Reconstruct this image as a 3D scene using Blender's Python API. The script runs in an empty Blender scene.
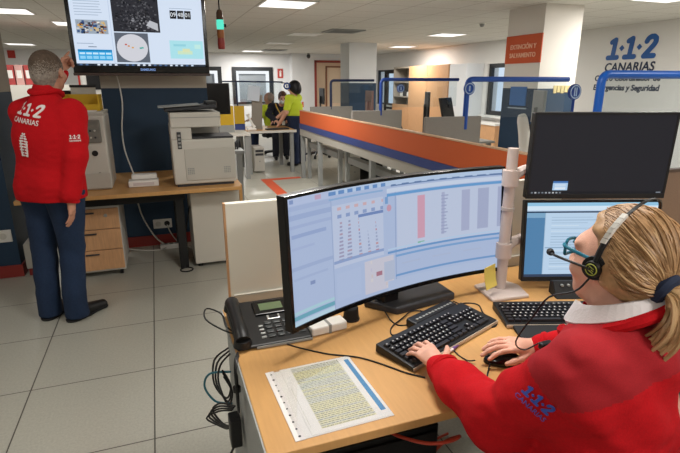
import bpy, bmesh, math, random
import numpy as np
from mathutils import Vector, Matrix
from mathutils.bvhtree import BVHTree

random.seed(7)
SC = bpy.context.scene
COL = SC.collection
PI = math.pi

# ------------------------------------------------------------------ camera, world, exposure
cam_d = bpy.data.cameras.new('camera')
cam_d.sensor_width = 36.0
cam_d.lens = 494.8 / 680 * 36.0
cam_d.clip_start = 0.05
cam = bpy.data.objects.new('camera', cam_d)
cam.location = (0, 0, 1.53)
cam.rotation_euler = (PI / 2 - 0.28467, 0, -0.34875)
COL.objects.link(cam)
SC.camera = cam

SC.view_settings.view_transform = 'Standard'
SC.view_settings.look = 'None'
SC.view_settings.gamma = 1
SC.view_settings.use_curve_mapping = False
SC.view_settings.exposure = 0.0

world = bpy.data.worlds.new('daylight')
SC.world = world
world.use_nodes = True
world.node_tree.nodes['Background'].inputs[0].default_value = (0.75, 0.85, 1.0, 1)
world.node_tree.nodes['Background'].inputs[1].default_value = 1.0

LAMP_W = 25.0       # watts of each ceiling panel lamp
LAMP_COL = (1.0, 0.967, 0.915)

# ------------------------------------------------------------------ helpers
def lin(h):
    h = h.lstrip('#')
    o = []
    for i in (0, 2, 4):
        c = int(h[i:i + 2], 16) / 255
        o.append(c / 12.92 if c <= .04045 else ((c + .055) / 1.055) ** 2.4)
    return o

MATS = {}
def mat(name, hexcol, rough=.6, metal=0., spec=.4, noise=0., nscale=30., bump=0., bscale=200., stretch=None, trans=0.):
    if name in MATS:
        return MATS[name]
    m = bpy.data.materials.new(name)
    m.use_nodes = True
    nt = m.node_tree
    b = nt.nodes['Principled BSDF']
    c = lin(hexcol)
    b.inputs['Base Color'].default_value = (*c, 1)
    b.inputs['Roughness'].default_value = rough
    b.inputs['Metallic'].default_value = metal
    b.inputs['Specular IOR Level'].default_value = spec
    if noise or bump:
        tc = nt.nodes.new('ShaderNodeTexCoord')
        mp = nt.nodes.new('ShaderNodeMapping')
        nt.links.new(tc.outputs['Object'], mp.inputs[0])
        if stretch:
            mp.inputs['Scale'].default_value = stretch
    if noise:
        n = nt.nodes.new('ShaderNodeTexNoise')
        n.inputs['Scale'].default_value = nscale
        n.inputs['Detail'].default_value = 5
        nt.links.new(mp.outputs[0], n.inputs['Vector'])
        r = nt.nodes.new('ShaderNodeValToRGB')
        r.color_ramp.elements[0].position = .3
        r.color_ramp.elements[1].position = .7
        r.color_ramp.elements[0].color = (*[max(0, x * (1 - noise)) for x in c], 1)
        r.color_ramp.elements[1].color = (*[min(1, x * (1 + noise)) for x in c], 1)
        nt.links.new(n.outputs['Fac'], r.inputs[0])
        nt.links.new(r.outputs[0], b.inputs['Base Color'])
    if bump:
        n2 = nt.nodes.new('ShaderNodeTexNoise')
        n2.inputs['Scale'].default_value = bscale
        n2.inputs['Detail'].default_value = 3
        nt.links.new(mp.outputs[0], n2.inputs['Vector'])
        bp = nt.nodes.new('ShaderNodeBump')
        bp.inputs['Strength'].default_value = bump
        bp.inputs['Distance'].default_value = .004
        nt.links.new(n2.outputs['Fac'], bp.inputs['Height'])
        nt.links.new(bp.outputs[0], b.inputs['Normal'])
    MATS[name] = m
    return m

def emat(name, col, s=1.0):
    if name in MATS:
        return MATS[name]
    m = bpy.data.materials.new(name)
    m.use_nodes = True
    nt = m.node_tree
    nt.nodes.clear()
    o = nt.nodes.new('ShaderNodeOutputMaterial')
    e = nt.nodes.new('ShaderNodeEmission')
    e.inputs[0].default_value = (*col, 1)
    e.inputs[1].default_value = s
    nt.links.new(e.outputs[0], o.inputs[0])
    MATS[name] = m
    return m

def screen_mat(name, strength, gloss=.12):
    m = bpy.data.materials.new(name)
    m.use_nodes = True
    nt = m.node_tree
    b = nt.nodes['Principled BSDF']
    b.inputs['Base Color'].default_value = (.01, .01, .012, 1)
    b.inputs['Roughness'].default_value = .35
    b.inputs['Specular IOR Level'].default_value = gloss
    a = nt.nodes.new('ShaderNodeAttribute')
    a.attribute_name = 'Col'
    nt.links.new(a.outputs['Color'], b.inputs['Emission Color'])
    b.inputs['Emission Strength'].default_value = strength
    MATS[name] = m
    return m

def glass_mat(name, tint, refl=.08):
    m = bpy.data.materials.new(name)
    m.use_nodes = True
    nt = m.node_tree
    nt.nodes.clear()
    o = nt.nodes.new('ShaderNodeOutputMaterial')
    t = nt.nodes.new('ShaderNodeBsdfTransparent')
    t.inputs[0].default_value = (*tint, 1)
    g = nt.nodes.new('ShaderNodeBsdfGlossy')
    g.inputs['Roughness'].default_value = .05
    x = nt.nodes.new('ShaderNodeMixShader')
    x.inputs[0].default_value = refl
    nt.links.new(t.outputs[0], x.inputs[1])
    nt.links.new(g.outputs[0], x.inputs[2])
    nt.links.new(x.outputs[0], o.inputs[0])
    MATS[name] = m
    return m

class B:
    """collects geometry for one mesh"""
    def __init__(s):
        s.v = []; s.f = []; s.m = []; s.c = []
    def add(s, vs, fs, mi=0, col=None):
        n = len(s.v)
        s.v += [tuple(p) for p in vs]
        for f in fs:
            s.f.append(tuple(n + i for i in f)); s.m.append(mi); s.c.append(col)
        return s
    def box(s, x0, x1, y0, y1, z0, z1, mi=0, M=None):
        vs = [Vector(p) for p in ((x0, y0, z0), (x1, y0, z0), (x1, y1, z0), (x0, y1, z0), (x0, y0, z1), (x1, y0, z1), (x1, y1, z1), (x0, y1, z1))]
        if M is not None: vs = [M @ p for p in vs]
        return s.add(vs, [(0, 3, 2, 1), (4, 5, 6, 7), (0, 1, 5, 4), (1, 2, 6, 5), (2, 3, 7, 6), (3, 0, 4, 7)], mi)
    def prism(s, poly, a, b, axis='y', mi=0, M=None):
        """poly: 2D outline, extruded from a to b along axis (x: poly is (y,z); y: (x,z); z: (x,y))"""
        def P(p, t):
            q = {'x': (t, p[0], p[1]), 'y': (p[0], t, p[1]), 'z': (p[0], p[1], t)}[axis]
            q = Vector(q)
            return M @ q if M is not None else q
        n = len(poly)
        vs = [P(p, a) for p in poly] + [P(p, b) for p in poly]
        fs = [tuple(range(n)), tuple(range(2 * n - 1, n - 1, -1))]
        fs += [(i, i + n, (i + 1) % n + n, (i + 1) % n) for i in range(n)]
        return s.add(vs, fs, mi)
    def cyl(s, p0, p1, r0, r1=None, seg=16, mi=0, cap=True):
        r1 = r0 if r1 is None else r1
        p0, p1 = Vector(p0), Vector(p1)
        d = (p1 - p0).normalized()
        u = d.orthogonal().normalized(); w = d.cross(u)
        vs = []
        for p, r in ((p0, r0), (p1, r1)):
            for i in range(seg):
                a = 2 * PI * i / seg
                vs.append(p + (u * math.cos(a) + w * math.sin(a)) * r)
        fs = [(i, (i + 1) % seg, (i + 1) % seg + seg, i + seg) for i in range(seg)]
        if cap: fs += [tuple(range(seg - 1, -1, -1)), tuple(range(seg, 2 * seg))]
        return s.add(vs, fs, mi)
    def tube(s, pts, r, seg=8, mi=0, sub=4):
        P = smooth_path(pts, sub) if sub else [Vector(p) for p in pts]
        n = len(P)
        rs = r if hasattr(r, '__len__') else [r] * n
        if len(rs) != n: rs = list(np.interp(np.linspace(0, 1, n), np.linspace(0, 1, len(rs)), rs))
        u = None; vs = []
        for i in range(n):
            d = (P[min(i + 1, n - 1)] - P[max(i - 1, 0)])
            d = d.normalized() if d.length > 1e-9 else Vector((0, 0, 1))
            if u is None: u = d.orthogonal().normalized()
            u = (u - d * u.dot(d))
            u = u.normalized() if u.length > 1e-6 else d.orthogonal().normalized()
            w = d.cross(u)
            for k in range(seg):
                a = 2 * PI * k / seg
                vs.append(P[i] + (u * math.cos(a) + w * math.sin(a)) * rs[i])
        fs = [(i * seg + k, i * seg + (k + 1) % seg, (i + 1) * seg + (k + 1) % seg, (i + 1) * seg + k) for i in range(n - 1) for k in range(seg)]
        fs += [tuple(range(seg - 1, -1, -1)), tuple(range((n - 1) * seg, n * seg))]
        return s.add(vs, fs, mi)
    def ell(s, c, r, nu=20, nv=12, mi=0, M=None):
        vs = []; fs = []
        for j in range(nv + 1):
            t = PI * j / nv
            for i in range(nu):
                a = 2 * PI * i / nu
                p = Vector((math.sin(t) * math.cos(a) * r[0], math.sin(t) * math.sin(a) * r[1], math.cos(t) * r[2]))
                if M is not None: p = M @ p
                vs.append(p + Vector(c))
        for j in range(nv):
            for i in range(nu):
                a, b, c2, d = j * nu + i, j * nu + (i + 1) % nu, (j + 1) * nu + (i + 1) % nu, (j + 1) * nu + i
                fs.append((d, c2, b, a))
        return s.add(vs, fs, mi)
    def lathe(s, prof, c=(0, 0, 0), seg=24, mi=0):
        vs = []; n = len(prof)
        for r, z in prof:
            for i in range(seg):
                a = 2 * PI * i / seg
                vs.append((c[0] + r * math.cos(a), c[1] + r * math.sin(a), c[2] + z))
        fs = [(j * seg + i, j * seg + (i + 1) % seg, (j + 1) * seg + (i + 1) % seg, (j + 1) * seg + i) for j in range(n - 1) for i in range(seg)]
        return s.add(vs, fs, mi)
    def torus(s, c, ax, R, r, seg=24, tseg=8, mi=0):
        d = Vector(ax).normalized(); u = d.orthogonal().normalized(); w = d.cross(u)
        vs = []; c = Vector(c)
        for i in range(seg):
            a = 2 * PI * i / seg; o = u * math.cos(a) + w * math.sin(a)
            for k in range(tseg):
                b = 2 * PI * k / tseg
                vs.append(c + o * (R + r * math.cos(b)) + d * r * math.sin(b))
        fs = [(i * tseg + k, ((i + 1) % seg) * tseg + k, ((i + 1) % seg) * tseg + (k + 1) % tseg, i * tseg + (k + 1) % tseg) for i in range(seg) for k in range(tseg)]
        return s.add(vs, fs, mi)
    def quad(s, a, b, c, d, mi=0, col=None):
        return s.add([a, b, c, d], [(0, 1, 2, 3)], mi, col)

def smooth_path(pts, sub=4):
    P = [Vector(p) for p in pts]
    if len(P) < 3: return P
    out = []
    for i in range(len(P) - 1):
        p0 = P[max(i - 1, 0)]; p1 = P[i]; p2 = P[i + 1]; p3 = P[min(i + 2, len(P) - 1)]
        for k in range(sub):
            t = k / sub
            out.append(.5 * ((2 * p1) + (p2 - p0) * t + (2 * p0 - 5 * p1 + 4 * p2 - p3) * t * t + (3 * p1 - p0 - 3 * p2 + p3) * t ** 3))
    out.append(P[-1])
    return out

def obj(name, b, mats, parent=None, bevel=0., smooth=False, loc=None, seg=2):
    me = bpy.data.meshes.new(name)
    me.from_pydata(b.v, [], b.f)
    if not isinstance(mats, (list, tuple)): mats = [mats]
    for m in mats: me.materials.append(m)
    if len(mats) > 1:
        for p, i in zip(me.polygons, b.m): p.material_index = i
    if any(c is not None for c in b.c):
        at = me.color_attributes.new('Col', 'FLOAT_COLOR', 'CORNER')
        for p, c in zip(me.polygons, b.c):
            c = c or (0, 0, 0)
            for li in p.loop_indices: at.data[li].color = (*c, 1)
    bm = bmesh.new(); bm.from_mesh(me)
    bmesh.ops.recalc_face_normals(bm, faces=bm.faces) if not any(c is not None for c in b.c) else None
    bm.to_mesh(me); bm.free()
    if smooth:
        me.shade_smooth()
        try: me.set_sharp_from_angle(angle=math.radians(smooth if smooth is not True else 40))
        except Exception: pass
    o = bpy.data.objects.new(name, me)
    COL.objects.link(o)
    if parent is not None: o.parent = parent
    if loc is not None: o.location = loc
    if bevel:
        md = o.modifiers.new('bevel', 'BEVEL'); md.width = bevel; md.segments = seg; md.limit_method = 'ANGLE'; md.angle_limit = math.radians(40)
        md.harden_normals = False
    return o

def tag(o, label, cat, group=None, kind=None):
    o['label'] = label
    if cat: o['category'] = cat
    if group: o['group'] = group
    if kind: o['kind'] = kind
    return o

def thing(name, label, cat, loc=(0, 0, 0), rz=0., group=None):
    o = bpy.data.objects.new(name, None)
    o.empty_display_size = .1
    COL.objects.link(o)
    o.location = loc; o.rotation_euler = (0, 0, rz)
    return tag(o, label, cat, group)

def struct(name, b, m, parent=None, **k):
    o = obj(name, b, m, parent, **k)
    o['kind'] = 'structure'
    return o

def copy_tree(o, parent=None):
    c = o.copy(); COL.objects.link(c)
    if parent is not None: c.parent = parent
    for ch in list(o.children): copy_tree(ch, c)
    return c

# ---- writing
def text_mesh(body, size, depth=.002, bold=0., align='CENTER', spacing=1.0, shear=0.):
    cu = bpy.data.curves.new('t', 'FONT')
    cu.body = body; cu.size = size; cu.extrude = depth / 2; cu.offset = bold; cu.align_x = align
    cu.space_character = spacing; cu.resolution_u = 3; cu.shear = shear
    o = bpy.data.objects.new('t', cu); COL.objects.link(o)
    dg = bpy.context.evaluated_depsgraph_get(); dg.update()
    me = bpy.data.meshes.new_from_object(o.evaluated_get(dg))
    vs = [v.co.copy() for v in me.vertices]; fs = [tuple(p.vertices) for p in me.polygons]
    bpy.data.objects.remove(o); bpy.data.curves.remove(cu); bpy.data.meshes.remove(me)
    return vs, fs

def place_text(b, body, size, M, depth=.002, mi=0, **k):
    vs, fs = text_mesh(body, size, depth, **k)
    b.add([M @ v for v in vs], fs, mi)

def frame(o, x, y):
    """matrix with given origin, x axis and y axis"""
    x = Vector(x).normalized(); y = Vector(y); y = (y - x * y.dot(x)).normalized(); z = x.cross(y)
    M = Matrix((x, y, z)).transposed().to_4x4(); M.translation = Vector(o)
    return M

def stroke(b, pts, w, M, depth=.003, mi=0, seg=10):
    """flat thick polyline with round joints in the local XY plane of M"""
    base = depth
    for i, p in enumerate(pts):
        b.lay = getattr(b, 'lay', 0) + 1; depth = base + (b.lay % 40) * .00012
        c = [(p[0] + w / 2 * math.cos(2 * PI * k / seg), p[1] + w / 2 * math.sin(2 * PI * k / seg)) for k in range(seg)]
        b.prism(c, -depth / 2, depth / 2, 'z', mi, M)
        if i + 1 < len(pts):
            q = pts[i + 1]
            d = Vector((q[0] - p[0], q[1] - p[1])); L = d.length
            if L < 1e-6: continue
            d /= L; n = Vector((-d.y, d.x)) * w / 2
            nn = max(1, int(L / .25))
            for j in range(nn):
                b.lay += 1; depth = base + (b.lay % 40) * .00012
                a = Vector(p) + d * L * j / nn; e = Vector(p) + d * L * (j + 1) / nn
                b.prism([a + n, e + n, e - n, a - n], -depth / 2, depth / 2, 'z', mi, M)

def logo_112(b, h, M, mi=0, depth=.003, w=.17, shear=.1):
    """slab digits 1.1.2, centred, total height h"""
    S = lambda pts, ox: [((x + ox + y * shear) * h - 1.3 * h, y * h) for x, y in pts]
    one = [[(.3, .08), (.3, .9), (.1, .8)], [(.04, .08), (.56, .08)]]
    two = [[(.08, .72), (.14, .84), (.26, .91), (.4, .91), (.52, .82), (.54, .68), (.47, .54), (.08, .08), (.58, .08)]]
    for ox in (0., .95):
        for st in one: stroke(b, S(st, ox), w * h, M, depth, mi)
    for st in two: stroke(b, S(st, 1.95), w * h, M, depth, mi)
    for ox in (.74, 1.7): stroke(b, S([(0, .5)], ox), w * 1.15 * h, M, depth, mi, seg=4)

def project(b, target, d, off=.002, maxd=1.):
    """drop the decal's vertices onto a mesh along d"""
    me = target.data
    bv = BVHTree.FromPolygons([v.co for v in me.vertices], [tuple(p.vertices) for p in me.polygons])
    d = Vector(d).normalized(); out = []
    mean = sum((Vector(v).dot(d) for v in b.v)) / max(1, len(b.v))
    for i, v in enumerate(b.v):
        h = bv.ray_cast(Vector(v) - d * .25, d, maxd)
        out.append(tuple((h[0] - d * (off + max(-.002, min(.006, mean - Vector(v).dot(d))))) if h[0] is not None else Vector(v)))
    b.v = out

# ---- bodies: a distance field turned into one continuous surface
class Field:
    def __init__(s, lo, hi, res):
        s.lo = np.array(lo, float); s.res = res
        s.n = np.ceil((np.array(hi) - s.lo) / res).astype(int) + 1
        s.F = np.full(s.n, 1e3, np.float32)
    def sl(s, lo, hi):
        a = np.clip(np.floor((np.array(lo) - s.lo) / s.res).astype(int), 0, s.n - 1)
        b = np.clip(np.ceil((np.array(hi) - s.lo) / s.res).astype(int) + 1, 1, s.n)
        ax = [s.lo[i] + s.res * np.arange(a[i], b[i]) for i in range(3)]
        return tuple(slice(a[i], b[i]) for i in range(3)), np.meshgrid(*ax, indexing='ij', sparse=True)
    def put(s, sl, d, k, sub=False):
        a = s.F[sl]; d = d.astype(np.float32)
        if sub:
            h = np.clip(k - np.abs(a + d), 0, None) / max(k, 1e-6)
            s.F[sl] = np.maximum(a, -d) + h * h * k * .25
        else:
            h = np.clip(k - np.abs(a - d), 0, None) / max(k, 1e-6)
            s.F[sl] = np.minimum(a, d) - h * h * k * .25
    def cap(s, a, b, ra, rb=None, k=.01, sub=False):
        rb = ra if rb is None else rb
        a = np.array(a, float); b = np.array(b, float); m = max(ra, rb) + k + 3 * s.res
        sl, (X, Y, Z) = s.sl(np.minimum(a, b) - m, np.maximum(a, b) + m)
        ba = b - a; L = max(ba @ ba, 1e-12)
        t = np.clip(((X - a[0]) * ba[0] + (Y - a[1]) * ba[1] + (Z - a[2]) * ba[2]) / L, 0, 1)
        d = np.sqrt((X - a[0] - t * ba[0]) ** 2 + (Y - a[1] - t * ba[1]) ** 2 + (Z - a[2] - t * ba[2]) ** 2) - (ra + (rb - ra) * t)
        s.put(sl, d, k, sub)
    def chain(s, pts, rs, k=.01):
        for i in range(len(pts) - 1): s.cap(pts[i], pts[i + 1], rs[i], rs[i + 1], k)
    def ell(s, c, r, R=None, k=.01, sub=False):
        """R: rows are the ellipsoid's axes"""
        c = np.array(c, float); r = np.array(r, float); m = max(r) + k + 3 * s.res
        sl, (X, Y, Z) = s.sl(c - m, c + m)
        R = np.eye(3) if R is None else np.array(R)
        q = [(X - c[0]) * R[i][0] + (Y - c[1]) * R[i][1] + (Z - c[2]) * R[i][2] for i in range(3)]
        k0 = np.sqrt(sum((q[i] / r[i]) ** 2 for i in range(3))); k1 = np.sqrt(sum((q[i] / r[i] ** 2) ** 2 for i in range(3)))
        s.put(sl, k0 * (k0 - 1) / np.maximum(k1, 1e-6), k, sub)
    def cut(s, p, n):
        """keeps the side the normal n points away from"""
        p = np.array(p, float); n = np.array(n, float); n /= np.linalg.norm(n)
        sl, (X, Y, Z) = s.sl(s.lo, s.lo + s.n * s.res)
        d = (X - p[0]) * n[0] + (Y - p[1]) * n[1] + (Z - p[2]) * n[2]
        s.F = np.maximum(s.F, d.astype(np.float32))
    def wrinkle(s, amp, fr, seed=0, dirv=(0, 0, 1)):
        rng = np.random.RandomState(seed)
        sl, (X, Y, Z) = s.sl(s.lo, s.lo + s.n * s.res)
        w = 0
        for i in range(5):
            v = rng.normal(size=3); v /= np.linalg.norm(v); v = v * .7 + np.array(dirv) * rng.uniform(.5, 1.2) * rng.choice([-1, 1])
            ph = rng.uniform(0, 6.28); q = fr * rng.uniform(.6, 1.6)
            w = w + np.sin((X * v[0] + Y * v[1] + Z * v[2]) * q + ph + 1.3 * np.sin((X * v[1] - Z * v[0] + Y * v[2]) * q * .5 + ph * 2))
        s.F = s.F + (amp / 2.2 * w).astype(np.float32)
    def mesh(s):
        F = s.F; ins = F < 0
        nx, ny, nz = F.shape
        cnt = np.zeros((nx - 1, ny - 1, nz - 1), np.int8)
        cs = [(i, j, k) for i in (0, 1) for j in (0, 1) for k in (0, 1)]
        for i, j, k in cs: cnt += ins[i:nx - 1 + i, j:ny - 1 + j, k:nz - 1 + k]
        cell = (cnt > 0) & (cnt < 8)
        idx = np.argwhere(cell)
        vid = np.full(cell.shape, -1, np.int32); vid[cell] = np.arange(len(idx))
        C = {c: F[idx[:, 0] + c[0], idx[:, 1] + c[1], idx[:, 2] + c[2]] for c in cs}
        acc = np.zeros((len(idx), 3)); num = np.zeros(len(idx))
        for a in cs:
            for d in range(3):
                if a[d] == 1: continue
                e = list(a); e[d] = 1; e = tuple(e)
                fa, fb = C[a], C[e]; x = (fa < 0) != (fb < 0)
                t = np.where(x, fa / np.where(x, fa - fb, 1), 0)
                p = np.tile(np.array(a, float), (len(idx), 1)); p[:, d] = t
                acc += np.where(x[:, None], p, 0); num += x
        V = s.lo + s.res * (idx + acc / np.maximum(num, 1)[:, None])
        Q = []
        for d in range(3):
            o1, o2 = (d + 1) % 3, (d + 2) % 3
            A = [slice(None)] * 3; Bs = [slice(None)] * 3
            A[d] = slice(0, F.shape[d] - 1); Bs[d] = slice(1, F.shape[d])
            ia, ib = ins[tuple(A)], ins[tuple(Bs)]
            e = np.argwhere(ia != ib)
            e = e[(e[:, o1] > 0) & (e[:, o2] > 0) & (e[:, o1] < F.shape[o1] - 1) & (e[:, o2] < F.shape[o2] - 1)]
            def g(da, db):
                q = e.copy(); q[:, o1] -= da; q[:, o2] -= db
                return vid[q[:, 0], q[:, 1], q[:, 2]]
            q = np.stack([g(1, 1), g(0, 1), g(0, 0), g(1, 0)], 1)
            flip = ~ia[e[:, 0], e[:, 1], e[:, 2]]
            q[flip] = q[flip][:, ::-1]
            Q.append(q)
        return V, np.concatenate(Q)
    def obj(s, name, mats, parent=None, relax=1, base=(0, 0, 0)):
        V, Q = s.mesh()
        for _ in range(relax):
            acc = np.zeros_like(V); n = np.zeros(len(V))
            for a, b in ((0, 1), (1, 2), (2, 3), (3, 0)):
                np.add.at(acc, Q[:, a], V[Q[:, b]]); np.add.at(n, Q[:, a], 1)
            V = V * .5 + .5 * acc / np.maximum(n, 1)[:, None]
        V = V - np.array(base)
        me = bpy.data.meshes.new(name)
        me.from_pydata(V.tolist(), [], Q.tolist())
        for m in (mats if isinstance(mats, list) else [mats]): me.materials.append(m)
        me.shade_smooth()
        o = bpy.data.objects.new(name, me); COL.objects.link(o)
        if parent is not None: o.parent = parent
        return o

def np3(*a): return np.array(a, float)
def unit(v): v = np.array(v, float); return v / np.linalg.norm(v)

def hand(F, wrist, d, n, s, curl=(.35, .5, .4), size=1., thumb=(.5, .55), spread=.12, fr=1.0):
    """d: towards the fingers, n: palm normal (palm side), s: towards the thumb"""
    d, n, s = unit(d), unit(n), unit(s); w = np.array(wrist, float)
    S = .001 * size
    kn = {}
    for i, off in enumerate((26, 9, -9, -26)):
        base = w + d * (88 - abs(i - 1.2) * 5) * S + s * off * S - n * 3 * S
        root = w + d * 18 * S + s * off * .62 * S
        F.cap(root, base, 12.5 * S, 10.5 * S, k=.010)
        L = (40, 45, 41, 32)[i]; r = (8.6, 8.8, 8.4, 7.4)[i] * fr
        a = 0.; p = base; dd0 = unit(d + s * spread * (1.2 - i * .85))
        for j, (fl, c) in enumerate(zip((1, .62, .52), curl)):
            a += c
            q = p + (dd0 * math.cos(a) + n * math.sin(a)) * L * fl * S
            F.cap(p, q, (r - j * .7) * S, (r - (j + 1) * .7) * S, k=.003)
            p = q
    F.cap(w + s * 4 * S, w + d * 50 * S, 21 * S, 22 * S, k=.012)
    t0 = w + d * 22 * S + s * 20 * S + n * 5 * S
    td = unit(d * (1 - thumb[0]) + s * thumb[0] + n * .25)
    t1 = t0 + td * 42 * S
    td2 = unit(td + d * thumb[1] * .8)
    t2 = t1 + td2 * 30 * S; t3 = t2 + unit(td2 + d * .2) * 24 * S
    F.chain([t0, t1, t2, t3], [13 * S, 10.5 * S, 9.5 * S, 7.5 * S], k=.006)

def head_field(F, c, f, r, s=1., jaw=1., nose=1.):
    """face looks along f, r points to the person's right; c is the head centre"""
    f, r = unit(f), unit(r); u = np.cross(r, f); c = np.array(c, float)
    A = [r, f, u]
    P = lambda x, y, z: c + (r * x + f * y + u * z) * s
    F.ell(P(0, -.012, .022), np3(.076, .098, .094) * s, A, k=.02)
    F.ell(P(0, .03, -.035), np3(.062 * jaw, .062, .075) * s, A, k=.03)
    F.ell(P(0, .062, -.088), np3(.03 * jaw, .026, .022) * s, A, k=.03)
    F.ell(P(0, .078, .03), np3(.055, .018, .02) * s, A, k=.02)
    for x in (-1, 1):
        F.ell(P(.031 * x, .09, .004), np3(.016, .012, .011) * s, A, k=.008, sub=True)
        F.ell(P(.042 * x, .068, -.03), np3(.022, .02, .018) * s, A, k=.02)
        F.ell(P(.079 * x, .0, -.008), np3(.009, .02, .031) * s, A, k=.006)
        F.ell(P(.086 * x, .004, -.004), np3(.005, .01, .016) * s, A, k=.004, sub=True)
    F.cap(P(0, .09, .016), P(0, .112 * nose, -.026), .008 * s, .012 * s, k=.012)
    for x in (-1, 1): F.ell(P(.012 * x, .1, -.03), np3(.009, .01, .008) * s, A, k=.006)
    F.ell(P(0, .09, -.056), np3(.025, .011, .007) * s, A, k=.006)
    F.ell(P(0, .086, -.068), np3(.021, .012, .008) * s, A, k=.006)
    return P

# ------------------------------------------------------------------ materials
def tile_mat(name, hexcol, linehex, size, x0, y0, lw, speckle, sscale, rough, bump=0.):
    m = bpy.data.materials.new(name); m.use_nodes = True
    nt = m.node_tree; b = nt.nodes['Principled BSDF']
    L = nt.links.new
    tc = nt.nodes.new('ShaderNodeTexCoord'); sp = nt.nodes.new('ShaderNodeSeparateXYZ'); L(tc.outputs['Object'], sp.inputs[0])
    def mth(op, a, bb=None):
        n = nt.nodes.new('ShaderNodeMath'); n.operation = op
        for i, q in enumerate((a, bb)):
            if q is None: continue
            if isinstance(q, (int, float)): n.inputs[i].default_value = q
            else: L(q, n.inputs[i])
        return n.outputs[0]
    ms = []
    for ax, o in (('X', x0), ('Y', y0)):
        fr = mth('FRACT', mth('DIVIDE', mth('SUBTRACT', sp.outputs[ax], o - 60), size))
        ms.append(mth('GREATER_THAN', mth('ABSOLUTE', mth('SUBTRACT', fr, .5)), .5 - lw / size / 2))
    line = mth('MAXIMUM', *ms)
    n = nt.nodes.new('ShaderNodeTexNoise'); n.inputs['Scale'].default_value = sscale; n.inputs['Detail'].default_value = 6; n.inputs['Roughness'].default_value = .7
    L(tc.outputs['Object'], n.inputs['Vector'])
    r = nt.nodes.new('ShaderNodeValToRGB'); c = lin(hexcol)
    r.color_ramp.elements[0].position = .35; r.color_ramp.elements[1].position = .65
    r.color_ramp.elements[0].color = (*[x * (1 - speckle) for x in c], 1); r.color_ramp.elements[1].color = (*[min(1, x * (1 + speckle)) for x in c], 1)
    L(n.outputs['Fac'], r.inputs[0])
    mx = nt.nodes.new('ShaderNodeMix'); mx.data_type = 'RGBA'
    L(line, mx.inputs[0]); L(r.outputs[0], mx.inputs[6]); mx.inputs[7].default_value = (*lin(linehex), 1)
    L(mx.outputs[2], b.inputs['Base Color'])
    b.inputs['Roughness'].default_value = rough; b.inputs['Specular IOR Level'].default_value = .5
    MATS[name] = m
    return m

FLOOR = tile_mat('vinyl_floor_tiles', '#a9a79c', '#4c4842', .6, -.143, 3.226, .006, .10, 90, .32)
CEIL = tile_mat('mineral_ceiling_tiles', '#d6d3cc', '#a79f95', .6, .04, .38, .012, .06, 40, .9)
WALL = mat('warm_white_paint', '#dcd7cf', .8)
WALLC = mat('cool_white_paint', '#dfe0e2', .8)
BLUEW = mat('dark_blue_paint', '#1d3750', .6, noise=.06, nscale=6)
REDB = mat('red_baseboard', '#8e2f2a', .5)
WOOD = mat('beech_laminate', '#c0925a', .42, noise=.05, nscale=3.5, stretch=(3, 40, 3), spec=.35)
WOODX = mat('beech_laminate_grain', '#c0925a', .42, noise=.05, nscale=3.5, stretch=(30, 3, 3), spec=.35)
WOODV = mat('beech_front', '#c99a70', .5, noise=.10, nscale=3.5, stretch=(30, 30, 3))
GREYL = mat('light_grey_laminate', '#cfccc4', .55)
GREYM = mat('mid_grey_metal', '#8f918f', .5)
GREYP = mat('grey_panel', '#9a9c99', .55)
CREAM = mat('cream_panel', '#e6e1d4', .55)
BLACK = mat('black_plastic', '#161617', .42)
BLACKM = mat('black_matte', '#1a1a1c', .7)
BLACKG = mat('glossy_black', '#0c0c0e', .18)
DARKG = mat('dark_grey_plastic', '#35363a', .5)
WHITEP = mat('white_plastic', '#e6e4df', .4)
BEIGEP = mat('printer_beige', '#c6c3ba', .5)
BEIGEF = mat('printer_beige_panel', '#b8b5ac', .5)
ORANGE = mat('orange_fabric', '#c65a2a', .75, noise=.05, nscale=120)
BLUES = mat('blue_edge', '#33437e', .5)
RAIL = mat('blue_enamel', '#1760c4', .35)
RAILD = mat('navy_enamel', '#1c3f8c', .4)
GREYF = mat('grey_screen_fabric', '#8d8a84', .85, noise=.06, nscale=150)
TAUPE = mat('taupe_fabric', '#8a7768', .85, noise=.06, nscale=150)
RED = mat('red_plastic', '#b3322b', .45)
YEL = mat('yellow_plastic', '#c9a21f', .5)
CHROME = mat('brushed_steel', '#b9b9b9', .3, metal=1.)
ALU = mat('silver_trim', '#c4c4c2', .35, metal=.6)
SKIN = mat('skin', '#d9a48d', .5, noise=.06, nscale=35, bump=.15, bscale=300, spec=.35)
SKIN2 = mat('skin_tanned', '#c08a72', .5, noise=.06, nscale=35, spec=.3)
REDJ = mat('red_fleece', '#b8131b', .9, noise=.10, nscale=220, bump=.25, bscale=500, spec=.15)
REDY = mat('red_mesh_lining', '#9b1d24', .85, noise=.18, nscale=500, spec=.2)
JEAN = mat('navy_trousers_cloth', '#182a45', .9, noise=.12, nscale=80, bump=.2, bscale=300)
GLASS = glass_mat('clear_glass', (.93, .96, .97), .06)

# ------------------------------------------------------------------ the room
XL, XR, YF, YB, H = -4.5, 7.2, -2.6, 16.5, 2.4
struct('floor', B().box(XL, XR + .3, YF, YB + .3, -.1, 0), FLOOR)
struct('ceiling', B().box(XL, XR + .3, YF, YB + .3, H, H + .1), CEIL)
struct('wall_left', B().box(XL - .15, XL, YF, YB, 0, H), WALL)
struct('wall_front', B().box(XL, XR, YF - .15, YF, 0, H), WALL)
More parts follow.
